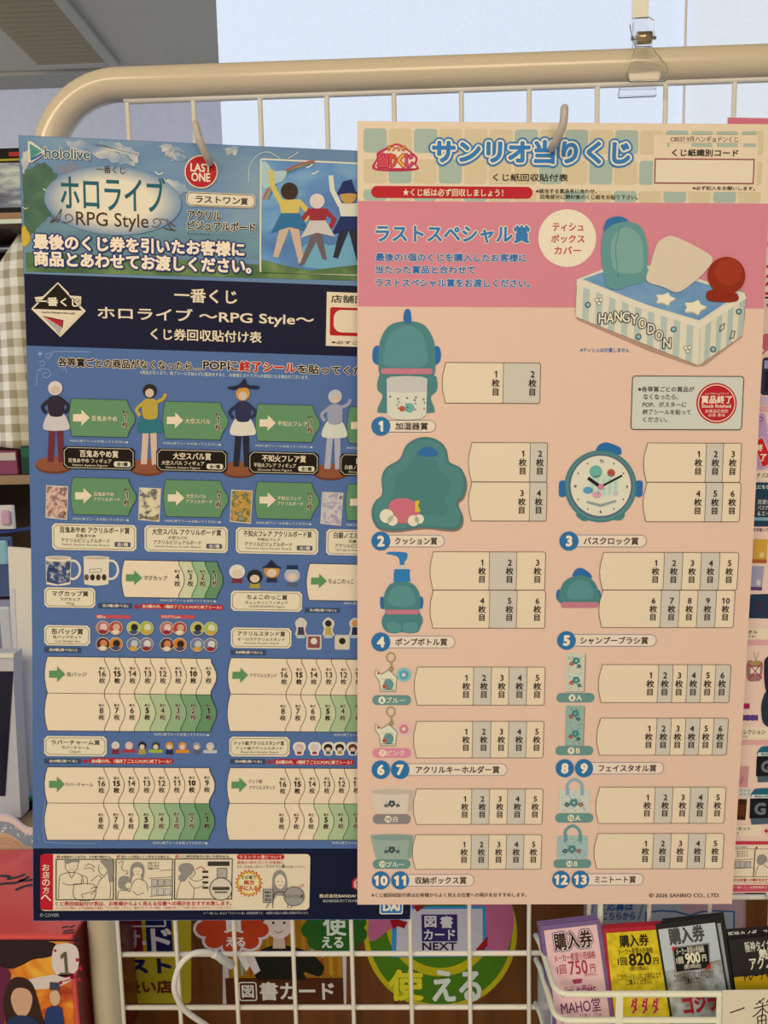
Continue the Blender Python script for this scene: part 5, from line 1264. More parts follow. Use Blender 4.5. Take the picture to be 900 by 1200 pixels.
t.poly([(100, 1050), (222, 1054), (210, 1168), (95, 1162)], '9a92a0', 2); t.poly([(95, 1148), (212, 1152), (210, 1168), (95, 1162)], '5a3a6a', 3); t.rect(186, 1118, 204, 1142, 'c8c0c4', 3); t.done()
t = Part(KP, 'finished_ribbon'); K2(); t.poly([(168, 468), (212, 448), (268, 570), (212, 594)], 'e4cdb4', 4); t.poly([(172, 470), (211, 452), (262, 568), (213, 590)], '!c41c24', 5)
t.text('終', 182, 482, 212, 516, 'f0dcc0', 6, 0.04, (), 'h', 0.12); t.text('了', 200, 528, 228, 562, 'f0dcc0', 6, 0.04, (), 'h', 0.12); t.done()
t = Part(KP, 'prize_row'); K3()
t.poly([(206, 96), (216, 96), (202, 262), (192, 262)], '8a2a44', 2); t.poly([(236, 98), (420, 94), (420, 270), (218, 266)], '1f3448', 2); t.stroke([(268, 150), (345, 230)], 7, '5a1a30', 3); t.stroke([(335, 145), (258, 238)], 7, '5a1a30', 3)
t.rect(120, 338, 420, 412, '!dcc09c', 2); t.text('タオル', 184, 348, 284, 376, TX, 3, 0.02); t.text('(選べる)', 180, 385, 272, 404, TX, 3, 0.01); t.rect(100, 418, 420, 458, '!cf9488', 2)
t.stroke([(262, 500), (272, 570)], 3, '6a5a4a', 2); t.stroke([(294, 505), (274, 570)], 3, '6a5a4a', 2)
t.blob([(212, 585), (230, 562), (265, 572), (300, 566), (322, 585), (318, 640), (306, 700), (270, 708), (222, 705), (208, 650)], '9a6a62', 3); t.rect(236, 610, 300, 655, 'd8c8b4', 4); t.rect(222, 572, 306, 592, 'a88a44', 4)
t.stroke([(218, 585), (318, 690)], 6, 'b01c28', 5); t.stroke([(314, 580), (222, 695)], 6, 'b01c28', 5)
for yy, cc, x1 in ((884, 'a02450', 228), (966, '5a3c70', 286)):
    n_ = 10; up = [(110+(x1-110)*i/n_, yy-22+(5 if i % 2 else 0)) for i in range(n_+1)]; lo_ = [(110+(x1-110)*i/n_, yy+22-(5 if i % 2 else 0)) for i in range(n_+1)]
    t.poly(up+[(x1+4, yy)]+lo_[::-1], cc, 2)
t.blob([(330, 600), (350, 540), (420, 530), (420, 780), (345, 780)], '2a2430', 3); t.blob([(310, 900), (325, 820), (350, 780), (420, 780), (420, 1020), (330, 1010)], '24303c', 3)
t.rect(100, 1030, 420, 1118, '!dcc09c', 2, r=10); t.text('コレクション', 156, 1048, 338, 1082, TX, 3, 0.02); t.text('(選べる)', 152, 1090, 212, 1108, TX, 3, 0.01); t.rect(80, 1122, 420, 1158, '!cf9488', 2); t.done()
t = Part(KP, 'prize_row'); K4()
t.poly([(128, 92), (140, 86), (138, 180), (126, 180)], '4a6a70', 2); t.poly([(110, 198), (196, 196), (188, 326), (110, 322)], 'c88a84', 2); t.curve([(140, 300), (150, 270), (165, 260)], 4, 'a8505c', 3); t.curve([(150, 300), (160, 280), (175, 284)], 4, 'a8505c', 3)
t.rect(100, 330, 206, 384, 'c9c0ae', 2)
for i in range(8): t.poly([(126+(i % 4)*22, 340+(i//4)*22), (134+(i % 4)*22, 344+(i//4)*22), (124+(i % 4)*22, 350+(i//4)*22)], '3a3a44', 3)
t.poly([(100, 398), (184, 398), (174, 526), (100, 524)], '3a2014', 2); t.rect(128, 430, 166, 500, '5a3018', 3)
for dx, dy, x0 in ((0, 0, 0), (-40, 258, 0)):
    t.blob([(252+dx, 130+dy), (262+dx, 88+dy), (290+dx, 74+dy), (380+dx, 78+dy), (390+dx, 130+dy)], '1f5a6c', 3); t.poly([(250+dx, 112+dy), (390+dx, 112+dy), (390+dx, 134+dy), (248+dx, 132+dy)], 'c4ccc8', 4); t.text('商品の終了', 268+dx, 116+dy, 380+dx, 128+dy, '1f3a5c', 5, 0.03)
    t.poly([(243+dx, 136+dy), (390+dx, 134+dy), (390+dx, 255+dy), (238+dx, 258+dy)], '15161a', 3); t.poly([(245+dx, 258+dy), (390+dx, 255+dy), (390+dx, 290+dy), (250+dx, 296+dy)], '4a5860', 3)
    t.text('G', 264+dx, 160+dy, 340+dx, 235+dy, '6a6c6e', 5, 0.05, (), 'h')
t.rect(90, 556, 272, 622, '!dcc09c', 3, r=24); t.text('ーセット', 104, 566, 204, 590, TX, 4, 0.02); t.text('(選べる)', 104, 598, 132, 612, TX, 4, 0.01)
t.poly([(288, 592), (306, 576), (306, 588), (330, 588), (330, 597), (306, 597), (306, 610)], 'b02038', 3); t.done()
t = Part(KP, 'staff_notice'); K4()
t.rect(80, 655, 420, 676, '!b8303c', 2); t.rect(70, 682, 420, 920, '!dcc09c', 2)
t.text('当たった商品を', 104, 686, 184, 696, TX, 3, 0.02); t.frame(96, 702, 224, 872, 3, IK, 3); t.frame(232, 702, 420, 872, 3, IK, 3); t.disc(242, 694, 7, 'b02038', 3)
for yy in (770, 822): t.stroke([(104, yy), (220, yy-6)], 3, IK, 3)
for x in (110, 140, 176): t.rect(x, 778, x+28, 816, 'b0a698', 3); t.frame(x, 778, x+28, 816, 2, IK, 4)
for i in range(3): t.text('ありがとう', 122, 712+i*14, 188, 723+i*14, IK, 3, 0.02)
t.blob([(244, 770), (250, 745), (280, 735), (302, 750), (300, 775), (275, 800), (250, 795)], '8d8378', 3); t.curve([(298, 755), (306, 775), (290, 785)], 3, IK, 4); t.curve([(255, 800), (240, 835), (236, 868)], 3, IK, 4); t.curve([(285, 795), (310, 815), (330, 800)], 3, IK, 4)
t.text('見える位置への掲示をおすすめします', 88, 882, 400, 900, 'b01c28', 3, 0.035); t.text('※くじ引きの際は必ず当選商品を確認してください', 88, 905, 400, 914, 'b8434a', 3)
K4()
vq = KP.p(100, 922)[1]; t.polyuv([(-khw+E_, vq), (khw-E_, vq), (khw-E_, PH+0.003), (-khw+E_, PH+0.003)], '!bc4450', 2)
t.text('「一番くじ」は登録商標です。', 100, 928, 330, 944, 'e8cbb4', 3, 0.01); t.done()

# ================================================================== hooks holding the posters
hook_m = mat('b5a592', 0.4, 0.4)
def poster_hook(pts, label):
    P_ = [at(x, y, d) for x, y, d in pts]
    e = empty('poster_hook', (P_[0].x, 0.0, P_[0].z-0.004), label, 'hook')
    bm = bmesh.new(); tube(bm, smooth_path(P_, 6), 0.0027, 12); bmesh.ops.recalc_face_normals(bm, faces=bm.faces)
    tip = P_[-1]; bmesh.ops.create_uvsphere(bm, u_segments=12, v_segments=8, radius=0.0027, matrix=Matrix.Translation(tip)); link('prong', bm, hook_m, e, smooth=True)
    b0 = P_[0]; bm = bmesh.new(); box(bm, (b0.x-0.007, -0.0050, b0.z-0.004), (b0.x+0.007, -0.0022, b0.z+0.012), bevel=0.0008); link('wire_clip', bm, hook_m, e)
poster_hook([(250, 200, -0.003), (248, 194, -0.022), (245, 188, -0.042), (239, 176, -0.050), (233.5, 163, -0.0535), (229, 146, -0.054)], 'beige curved hook through the top of the blue poster')
poster_hook([(641, 182, -0.003), (644, 177, -0.022), (648, 171, -0.040), (655, 158, -0.048), (660, 145, -0.0515), (661.5, 127, -0.052)], 'beige curved hook through the top of the peach poster')
# big loose wire hook low on the rack
e = empty('wire_hook', at(262, 1215, -0.004), 'large curved white wire hook hanging on the rack below the blue poster', 'hook')
wp = [(268, 1128.5, -0.012), (262, 1124, -0.020), (254, 1118.5, -0.028), (240, 1115.5, -0.036), (224, 1118.5, -0.042), (211, 1131, -0.045), (204.5, 1150, -0.045), (206, 1166, -0.043), (217, 1184, -0.036), (240, 1200.5, -0.024), (262, 1216, -0.008)]
bm = bmesh.new(); tube(bm, smooth_path([at(*q_) for q_ in wp], 6), 0.0022, 12); link('wire', bm, mat('!d4c2ac', 0.3, 0.5), e, smooth=True)
bm = bmesh.new(); cp_ = smooth_path([at(*q_) for q_ in ((270.5, 1131, -0.008), (263, 1126, -0.019), (256, 1120.5, -0.027), (250, 1117.5, -0.031))], 5); tube(bm, cp_, 0.0033, 12); link('plastic_tip', bm, mat('!c8beb4', 0.3, 0.5), e, smooth=True)

# ================================================================== clear sign clip on the top tube
def clear_mat():
    mt = bpy.data.materials.new('clear_plastic'); mt.use_nodes = True; b = mt.node_tree.nodes['Principled BSDF']
    b.inputs['Base Color'].default_value = (0.97, 0.97, 0.97, 1); b.inputs['Transmission Weight'].default_value = 1.0; b.inputs['IOR'].default_value = 1.35; b.inputs['Roughness'].default_value = 0.02; b.inputs['Specular IOR Level'].default_value = 0.5
    return mt
clear = clear_mat(); YF = -0.0155
e = empty('sign_clip', at(760, 94, YF), 'clear plastic sign clip gripping the top tube of the rack', 'clip')
def plate3(pts, y, th, tilt=0.0):
    bm = bmesh.new(); P_ = [at(x, yy, y+tilt*(94-yy)/60) for x, yy in pts]; prism(bm, P_, (0, th, 0))
    es = [ed for ed in bm.edges]; bmesh.ops.bevel(bm, geom=es, offset=0.0006, segments=2, affect='EDGES'); return bm
link('front_jaw', plate3([(745, 54), (765, 54), (770, 62), (782, 76), (784, 84), (782, 94), (738, 95), (735, 86), (742, 66)], YF-0.003, 0.003), clear, e)
link('front_handle', plate3([(745, 55), (764, 55), (767, 40), (768, 24), (762, 19), (742, 20), (738, 28), (741, 42)], YF-0.0032, 0.0022, -0.0), clear, e)
link('back_jaw', plate3([(726, 102), (768, 101), (770, 112), (725, 114)], 0.013, 0.003), clear, e)
link('back_handle', plate3([(736, 58), (742, 58), (742, 25), (752, 18), (760, 20), (760, 60), (766, 62), (770, 104), (726, 105)], 0.0135, 0.0024), clear, e)
bm = bmesh.new(); c0 = at(754, 45, -0.004); tube(bm, [(c0.x-0.0052, c0.y, c0.z), (c0.x+0.0052, c0.y, c0.z)], 0.0042, 16); link('spring', bm, mat('!a8885c', 0.3, 0.5, 0.9), e)
link('pin', (lambda b_: (tube(b_, [(c0.x-0.009, c0.y, c0.z), (c0.x+0.009, c0.y, c0.z)], 0.0012, 10), b_)[1])(bmesh.new()), mat('!9a948c', 0.3, 0.5, 0.8), e)
bm = bmesh.new(); p0, p1 = at(750, 22, -0.006), at(750, -60, -0.006); box(bm, (p0.x-0.0058, p0.y-0.001, p0.z), (p0.x+0.0058, p0.y+0.001, p1.z), bevel=0.0005); link('sign_stem', bm, mat('!d8c8a8', 0.4, 0.3), e)

# ================================================================== stickers on the counter front
def sticker(name, px0, py0, px1, py1, label, outline_px=None, base='d8d4d0', y=None):
    yy = (YC-0.0008) if y is None else y
    a, b = at(px0, py0, yy), at(px1, py1, yy); W_, H_ = b.x-a.x, a.z-b.z
    S = Sheet(name, label, 'sticker', ((a.x+b.x)/2, yy, a.z), 0, 0, 0, W_, H_)
    S.reg(0, 0, 1); out = [S.p(*q_) for q_ in outline_px] if outline_px else None
    card_base(S, 'sheet', base, out, 0.0005); return S
def circ(cx, cy, r, n=48): return [(cx+r*math.cos(2*math.pi*i/n), cy+r*math.sin(2*math.pi*i/n)) for i in range(n)]
def rrect(x0, y0, x1, y1, r, n=6):
    o = []
    for cx, cy, a0 in ((x1-r, y0+r, -90), (x1-r, y1-r, 0), (x0+r, y1-r, 90), (x0+r, y0+r, 180)):
        for i in range(n+1): a_ = math.radians(a0+90*i/n); o.append((cx+r*math.cos(a_), cy+r*math.sin(a_)))
    return o
S = sticker('shop_sticker', 128, 1035, 224, 1176, 'yellow, navy and red square sticker on the counter just right of the rack post', rrect(128, 1035, 224, 1176, 5), '!a08a1c')
t = Part(S, 'printed_panel'); S.reg(100, 1060, 4.286)
t.rect(125, -90, 292, 238, '!6a1420', 1); t.rect(290, -90, 441, 240, '!14143c', 1)
t.frame(212, 62, 402, 108, 12, '!b8a89c', 2, r=6); t.text('サ', 195, 125, 280, 232, '!a08a88', 2, 0.03); t.text('・', 285, 180, 310, 205, '!b8a89c', 2, 0.05); t.text('ド', 325, 118, 440, 244, '!c0b2a4', 2, 0.03)
t.text('スト', 200, 270, 440, 345, '!14143c', 2, 0.06); t.text('扱い店', 195, 378, 440, 446, '!5a2410', 2, 0.05); t.done()

S = sticker('book_card_sticker', 258, 1020, 408, 1182, 'brown book card sticker with red and green bubbles and a smiling person holding cards', rrect(261, 1060, 406, 1181, 6), '!b4a496')
t = Part(S, 'printed_panel'); S.reg(0, 0, 1)
t.rect(264, 1062, 403, 1178, '!8a5a10', 1, r=4)
for i in range(13): t.rect(268+i*10.5, 1064, 275+i*10.5, 1143, ['!9a6a18', '!7a8a70', '!8a3c10', '!a4781c'][i % 4], 2)
t.rect(264, 1146, 403, 1178, '!46200c', 3)
t.frame(280, 1151, 301, 1172, 2, '!c8b8a4', 4, r=4); t.text('図', 283, 1154, 298, 1169, '!c8b8a4', 5, 0.03); t.text('書カード', 304, 1150, 392, 1172, '!c8b8a4', 4, 0.03); t.done()
t = Part(S, 'reader_figure'); S.reg(300, 1040, 2.647)
t.blob([(2, 282), (-6, 220), (20, 190), (70, 178), (120, 185), (165, 200), (200, 230), (212, 250), (195, 275), (150, 262), (150, 284), (60, 284)], '!14140c', 4)
t.poly([(55, 150), (88, 150), (92, 188), (52, 188)], '!b49a80', 5); t.blob([(25, 100), (35, 60), (72, 48), (108, 60), (116, 100), (106, 140), (72, 158), (36, 140)], '!c8b09a', 6)
t.blob([(20, 105), (28, 55), (72, 36), (112, 52), (120, 105), (108, 82), (72, 70), (36, 82)], '!3a2414', 7)
for x in (54, 88): t.disc(x, 108, 4, '!241408', 7)
t.curve([(58, 132), (70, 139), (84, 132)], 3, '!6a2418', 7)
for x0, y0, x1, y1 in ((-60, 205, -20, 250), (200, 220, 240, 190)): t.poly([(x0, y0), (x0+18, y0-22), (x1+6, y1-16), (x1-10, y1+10)], '!c8bab0', 5)
t.done()
t = Part(S, 'speech_bubble'); S.reg(100, 1060, 4.286)
t.poly([(770, 200), (820, 190), (880, 330), (850, 350)], '!c0aca0', 5)
for kk, cc, LL in ((1.0, '!c0aca0', 6), (0.86, '!a83414', 7)):
    t.disc(740, 105, 150*kk, cc, LL, ry=112*kk)
    for a_ in range(9): t.disc(740+138*math.cos(a_*.698+.2), 105+98*math.sin(a_*.698+.2), 62*kk-(6 if kk < 1 else 0), cc, LL-.08*(a_+1), ry=52*kk-(6 if kk < 1 else 0))
t.text('買', 665, 50, 825, 140, '!cabbb0', 8, 0.03, (), 'h'); t.text('える', 705, 160, 805, 208, '!cabbb0', 8, 0.04); t.done()
t = Part(S, 'speech_bubble'); S.reg(300, 1040, 2.647)
t.disc(244, 128, 84, '!1f5016', 6, ry=66)
for a_ in range(9): t.disc(244+72*math.cos(a_*.698+.3), 128+56*math.sin(a_*.698+.3), 32, '!1f5016', 6-.08*(a_+1), ry=27)
t.text('使', 198, 82, 290, 148, '!c4c2b0', 8, 0.03, (), 'h'); t.text('える', 203, 150, 272, 186, '!c4c2b0', 8, 0.04); t.done()

S = sticker('gift_card_sticker', 426, 1003, 606, 1183, 'round green and yellow sticker with a white gift card on the counter', circ(516, 1093, 90), '!a89410')
t = Part(S, 'printed_disc'); S.reg(0, 0, 1)
t.disc(516, 1093, 84, '!3f6410', 1, n=48); t.disc(516, 1080, 64, '!a89410', 2, n=40); t.disc(516, 1078, 56, '!3f6410', 3, n=40)
t.blob([(440, 1040), (470, 1015), (500, 1012), (490, 1060), (455, 1090), (432, 1100)], '!a8546c', 4); t.blob([(540, 1012), (580, 1030), (602, 1070), (590, 1120), (560, 1100), (545, 1060)], '!a8546c', 4); t.done()
t = Part(S, 'pictured_card'); S.reg(300, 1040, 2.647)
t.poly([(424, 58), (712, 56), (716, 212), (420, 215)], '!2a7aa0', 6); t.poly([(438, 66), (702, 64), (704, 206), (435, 208)], '!b4a8a4', 7)
t.rect(513, 82, 625, 165, '!2a2050', 8); t.text('図', 522, 86, 560, 122, '!c4b8a8', 9, 0.03, (), 'h'); t.text('書', 570, 86, 612, 124, '!c4b8a8', 9, 0.03, (), 'h'); t.text('カード', 520, 128, 618, 160, '!c4b8a8', 9, 0.03); t.text('NEXT', 515, 168, 623, 193, '!201c2c', 8, 0.03)
t.poly([(672, 202), (718, 148), (718, 178), (692, 208)], '!8a1014', 9); t.poly([(416, 100), (440, 96), (470, 106), (460, 125), (440, 118), (425, 128)], '!8a1014', 9); t.poly([(488, 56), (530, 52), (500, 74)], '!8a1014', 9); t.done()
t = Part(S, 'sticker_lettering'); S.reg(300, 1040, 2.647); t.text('使', 400, 252, 530, 350, '!c0b020', 6, 0.045, (), 'h'); t.text('える', 545, 252, 700, 354, '!c0bcb0', 6, 0.045); t.done()

S = sticker('application_sticker', 684, 1030, 874, 1152, 'pale blue and pink sticker with a blue open book outline behind the price cards', rrect(684, 1030, 874, 1152, 22), '!8f6a68')
t = Part(S, 'printed_panel'); S.reg(0, 0, 1); t.rect(687, 1034, 868, 1149, '!8a8884', 1, r=20); t.rect(800, 1034, 868, 1150, '!a07a78', 2, r=20); t.poly([(757, 1120), (757, 1070), (775, 1068), (808, 1073), (835, 1068), (860, 1068), (860, 1120)], '!8e8c8a', 3)
t.stroke([(757, 1122), (757, 1069), (775, 1067), (792, 1068), (808, 1072.5), (822, 1068), (835, 1067), (860, 1068), (860, 1122)], 2.4, '!1f4a70', 4)
t.text('ご応募は', 702, 1058, 742, 1067, '!1f4470', 4, 0.03, (), 'both', 0.1); t.text('こちらから', 706, 1068.5, 744, 1077.5, '!1f4470', 4, 0.03, (), 'both', 0.1); t.stroke([(748, 1078), (754, 1058)], 1.2, '!1f4470', 4); t.stroke([(690, 1078), (696, 1060)], 1.2, '!1f4470', 4); t.done()

# ================================================================== wire basket with the price cards
bk_m = mat('!dccfc0', 0.3, 0.5)
ZR = 1.020; fl = atz(651, 1165, ZR); YB = fl.y; bx0 = fl.x; bx1 = bx0+0.30; yb = -0.0045
e = empty('wire_basket', ((bx0+bx1)/2, (YB+yb)/2, 0.955), 'white wire basket hooked on the rack front, full of price cards', 'basket')
def rim(z, r, xo=0.0, n='rim_wire'):
    bm = bmesh.new(); bl = 0.010
    pts = [(bx0-xo-0.004, yb, z+0.002), (bx0-xo-0.002, yb-0.012, z+0.002)] + [(bx0-xo+bl*(1-math.cos(a_)), YB+bl*(1-math.sin(a_)), z) for a_ in [math.pi/2*k/6 for k in range(7)]] + [(bx1-bl+bl*math.sin(a_), YB+bl*(1-math.cos(a_)), z) for a_ in [math.pi/2*k/6 for k in range(7)]]+[(bx1, yb, z+0.002)]
    tube(bm, pts, r, 10); link(n, bm, bk_m, e, smooth=True)
rim(ZR, 0.0022); rim(ZR-0.0215, 0.0022); rim(0.958, 0.0022)
for i in range(4):
    xx = at(725, 1180, YB).x + (i-0)*0.075 
    if xx > bx1: continue
    bm = bmesh.new(); box(bm, (xx-0.0028, YB-0.0022, 0.958), (xx+0.0028, YB-0.0008, ZR), bevel=0.0005); link('upright', bm, bk_m, e)
for i in range(9):
    xx = bx0+0.02+i*0.033
    bm = bmesh.new(); tube(bm, [(xx, YB, 0.956), (xx, yb, 0.956)], 0.0016, 8); link('base_wire', bm, bk_m, e)
for xx in (at(703, 1110, yb).x, at(703, 1110, yb).x+0.14):
    bm = bmesh.new(); tube(bm, [(xx, yb, 0.956), (xx, yb, 1.052), (xx, 0.002, 1.056)], 0.0024, 10); link('hanger_wire', bm, bk_m, e)
bm = bmesh.new(); prism(bm, [(bx0-0.003, yb-0.004, 0.962), (bx0-0.001, YB+0.012, 0.962), (bx0-0.001, YB+0.012, ZR-0.024), (bx0-0.003, yb-0.004, ZR-0.026)], (0.001, 0, 0)); link('side_sheet', bm, mat('!a09a98', 0.2, 0.5), e)

def ticket(px, py, y, ro, W_, H_, label, base, group, tilt=-0.22):
    O = at(px, py, y); S = Sheet('price_card', label, 'card', O, 0.0, tilt, ro, W_, H_, group=group)
    card_base(S, 'card_sheet', base, [(u, v) for u, v in [(-W_/2, 0), (W_/2, 0), (W_/2, H_), (-W_/2, H_)]], 0.0008); return S
TW, TH = 0.0485, 0.088
P6 = (620, 1050, 6.43); P3 = (600, 1040, 3.0); P7 = (750, 1050, 6.0)
GRP = 'price cards in the wire basket'
# pink cards
for k, (px, py, y, lb) in enumerate(((664, 1076, -0.020, 'rearmost pink price card, its plain purple top edge showing behind the others'), (665.5, 1078.5, -0.0225, 'middle pink price card, tucked right behind the frontmost 750 yen one'))):
    S = ticket(px, py, y, -0.105, TW, TH, lb, '!745674', GRP); t = Part(S, 'printed_face'); t.polyuv([(-TW/2+.003, .003), (TW/2-.003, .003), (TW/2-.003, TH-.003), (-TW/2+.003, TH-.003)], '!dca4a4', 1); t.done()
S = ticket(667.5, 1081.5, -0.0255, -0.105, TW, TH, 'frontmost pink price card with purple border, priced 750 yen', '!745674', GRP)
t = Part(S, 'printed_face'); t.polyuv([(-TW/2+.003, .0035), (TW/2-.003, .0035), (TW/2-.003, TH-.003), (-TW/2+.003, TH-.003)], '!dcaca0', 1); S.reg(*P6)
t.text('購入券', 176, 278, 484, 384, '!3a2420', 2, 0.035, ((0.16, '!6a4470'), (0.10, '!dcc0b0')))
t.text('メーカー希望小売価格', 184, 442, 502, 468, '!a02c38', 3, 0.015); t.text('1回', 205, 522, 283, 582, '!a02430', 3, 0.02); t.text('750', 292, 492, 446, 580, '!a02430', 3, 0.01); t.text('円', 456, 512, 502, 566, '!a02430', 3, 0.02); t.text('(税10%込)', 412, 580, 505, 600, '!a02c38', 3)
t.rect(325, 628, 402, 640, '!a83a54', 3, r=8); t.rect(332, 640, 396, 655, '!a83a54', 3); t.text('おジャ魔女', 262, 682, 480, 698, '!a83a54', 3)
t.text('WELCOME', 232, 710, 512, 738, '!7a3450', 3, 0.02); t.text('MAHO堂', 232, 790, 545, 862, '!6a2c50', 3, 0.01); t.text('このカードをレジへ', 235, 905, 560, 925, '!5a2c40', 3); t.done()
# yellow cards
for k, (px, py, y, lb) in enumerate(((742, 1081.5, -0.020, 'rearmost yellow price card, only its red top edge showing'), (741.5, 1083, -0.0225, 'middle yellow price card, right behind the frontmost 820 yen one'))):
    S = ticket(px, py, y, -0.06, TW, TH, lb, '!a8242c', GRP); t = Part(S, 'printed_face'); t.polyuv([(-TW/2+.002, .0035), (TW/2-.002, .0035), (TW/2-.002, TH-.003), (-TW/2+.002, TH-.003)], '!c8a414', 1); t.done()
S = ticket(741.5, 1086, -0.0255, -0.06, TW, TH, 'frontmost yellow price card with red border, priced 820 yen', '!a8242c', GRP)
t = Part(S, 'printed_face'); t.polyuv([(-TW/2+.0025, .0035), (TW/2-.0025, .0035), (TW/2-.0025, TH-.002), (-TW/2+.0025, TH-.002)], noise_mat('yellow_card_print', [(0.3, '!b09010'), (0.5, '!ccaa18'), (0.7, '!d8b82a')], (160, 160, 1), 3), 1); S.reg(*P3); D_ = '!241c10'
t.text('購入券', 375, 167, 483, 205, D_, 2, 0.035); t.text('メーカー希望小売価格', 371, 215, 496, 230, D_, 2, 0.02); t.text('1回', 370, 247, 405, 273, D_, 2, 0.03); t.text('820', 408, 232, 492, 272, D_, 2, 0.035); t.text('円', 495, 246, 516, 268, D_, 2, 0.03); t.text('(税10%込)', 412, 277, 480, 292, D_, 2, 0.02)
t.text('このカードをレジにお持ちになり', 372, 305, 525, 319, D_, 2, 0.02); t.text('ご購入ください。', 400, 324, 492, 338, D_, 2, 0.02)
for i in range(3): t.text('ダ', 414+i*37, 386, 446+i*37, 444, '!b01820', 2, 0.06, ((0.10, '!e0b8a0'),))
t.text('ガチャくじ', 424, 462, 520, 480, '!e0d0b0', 2, 0.04); t.done()
# grey cards
for k, (px, py, y, lb) in enumerate(((812, 1073, -0.020, 'rearmost grey price card with a thick black top edge'), (810.5, 1076, -0.0225, 'middle grey price card, right behind the frontmost 900 yen one'))):
    S = ticket(px, py, y, -0.10, TW+0.001, TH, lb, '!24221e', GRP); t = Part(S, 'printed_face'); t.polyuv([(-TW/2+.003, .006), (TW/2-.002, .006), (TW/2-.002, TH-.003), (-TW/2+.003, TH-.003)], '!9a968e', 1); t.done()
S = ticket(803.5, 1079, -0.0255, -0.115, TW, TH, 'frontmost grey price card with black border and red title, priced 900 yen', '!24221e', GRP)
gm2 = noise_mat('rocky_print', [(0.3, '!5a5040'), (0.45, '!8a8270'), (0.6, '!b0aca0'), (0.75, '!7a745c')], (70, 50, 1), 5)
t = Part(S, 'printed_face'); t.polyuv([(-TW/2+.0015, .004), (TW/2-.0015, .004), (TW/2-.0015, .042), (-TW/2+.0015, .042)], '!b4b2b0', 1); t.polyuv([(-TW/2+.0015, .036), (TW/2-.0015, .032), (TW/2-.0015, TH-.002), (-TW/2+.0015, TH-.002)], gm2, 2); S.reg(*P7)
t.text('購入券', 190, 225, 462, 318, '!4a463e', 3, 0.05)
t.poly([(222, 358), (486, 326), (496, 508), (248, 542)], '!8a827c', 3); t.poly([(232, 366), (478, 336), (488, 502), (256, 532)], '!1c1a18', 4); t.poly([(222, 358), (262, 352), (226, 388)], '!b02a30', 5); t.poly([(496, 508), (494, 462), (452, 514)], '!b02a30', 5)
t.text('メーカー希望小売価格', 246, 366, 452, 392, '!d8c8b4', 5, 0.02); t.text('1回', 250, 428, 306, 472, '!e0d0bc', 5, 0.03); t.text('900', 310, 400, 428, 466, '!e0d0bc', 5, 0.04); t.text('円', 430, 410, 468, 454, '!e0d0bc', 5, 0.03); t.text('(税10%込)', 305, 478, 428, 505, '!d8c8b4', 5, 0.02)
t.text('このカードをレジにお持ちになり', 232, 545, 520, 575, '!241c18', 4, 0.02); t.text('ご購入ください。', 312, 578, 458, 602, '!241c18', 4, 0.02); t.text('ゴジラ', 285, 690, 560, 805, '!a01c24', 4, 0.07); t.done()
# black packs
BW, BH = 0.062, 0.088
for k, (px, py, y, lb) in enumerate(((880, 1087, -0.020, 'rearmost black trading card pack in the basket at the right edge'), (888, 1094, -0.0225, 'middle black trading card pack in the basket at the right edge'))):
    S = ticket(px, py, y, -0.07, BW, BH-0.004*k, lb, '!24201c', 'black card packs in the wire basket'); t = Part(S, 'printed_face'); t.polyuv([(-BW/2+.001, .040), (BW/2, .040), (BW/2, .054), (-BW/2+.001, .054)], '!c89c14', 1); S.reg(*P7)
    if k == 0: t.text('阪神タイガース 2026', 618, 250, 1000, 282, '!c8bcac', 1, 0.03)
    t.done()
S = ticket(899, 1097, -0.0255, -0.09, BW, BH, 'frontmost black trading card pack with a yellow band at the right edge', '!2c2622', 'black card packs in the wire basket')
t = Part(S, 'printed_face'); t.polyuv([(-BW/2, .0285), (BW/2, .0285), (BW/2, .0405), (-BW/2, .0405)], '!cc9e14', 1); t.polyuv([(-BW/2, .0405), (BW/2, .0405), (BW/2, .046), (-BW/2, .046)], '!cdbca8', 1); S.reg(*P7)
t.text('阪神タイガース', 732, 322, 1000, 372, '!d4c4b0', 2, 0.025); t.text('熱狂', 830, 372, 960, 428, '!dccab4', 2, 0.045); t.text('アクスタ', 762, 432, 990, 500, '!d8c8b4', 2, 0.03); t.text('トレーディング', 724, 528, 1000, 578, '!241c10', 2, 0.045); t.done()

# handwritten sign on the basket front
a, b = at(847, 1160, YB-0.0035), at(1010, 1260, YB-0.0035)
S = Sheet('handwritten_sign', 'cream paper sign with brush handwriting on the front of the wire basket', 'sign', ((a.x+b.x)/2, YB-0.0035, a.z), 0.0, -0.03, -0.01, b.x-a.x, a.z-b.z)
card_base(S, 'paper', '!d4bc9a', None, 0.0006); t = Part(S, 'brush_lettering'); S.reg(*P7); IK2 = '!1c1712'
t.curve([(632, 820), (660, 812), (700, 798), (735, 784)], 9, IK2, 1)
for pts in ([(875, 716), (840, 745), (815, 762)], [(800, 790), (860, 775), (930, 755)], [(862, 745), (862, 790), (858, 850)], [(855, 790), (825, 825), (790, 850)], [(865, 790), (890, 815), (930, 830)], [(835, 735), (850, 752)], [(900, 730), (888, 752)], [(825, 850), (830, 910)], [(825, 850), (880, 838), (885, 905)], [(830, 880), (884, 870)], [(855, 845), (857, 908)]): t.curve(pts, 8, IK2, 1)
t.text('くじ', 970, 730, 1140, 900, IK2, 1, 0.02); t.done()

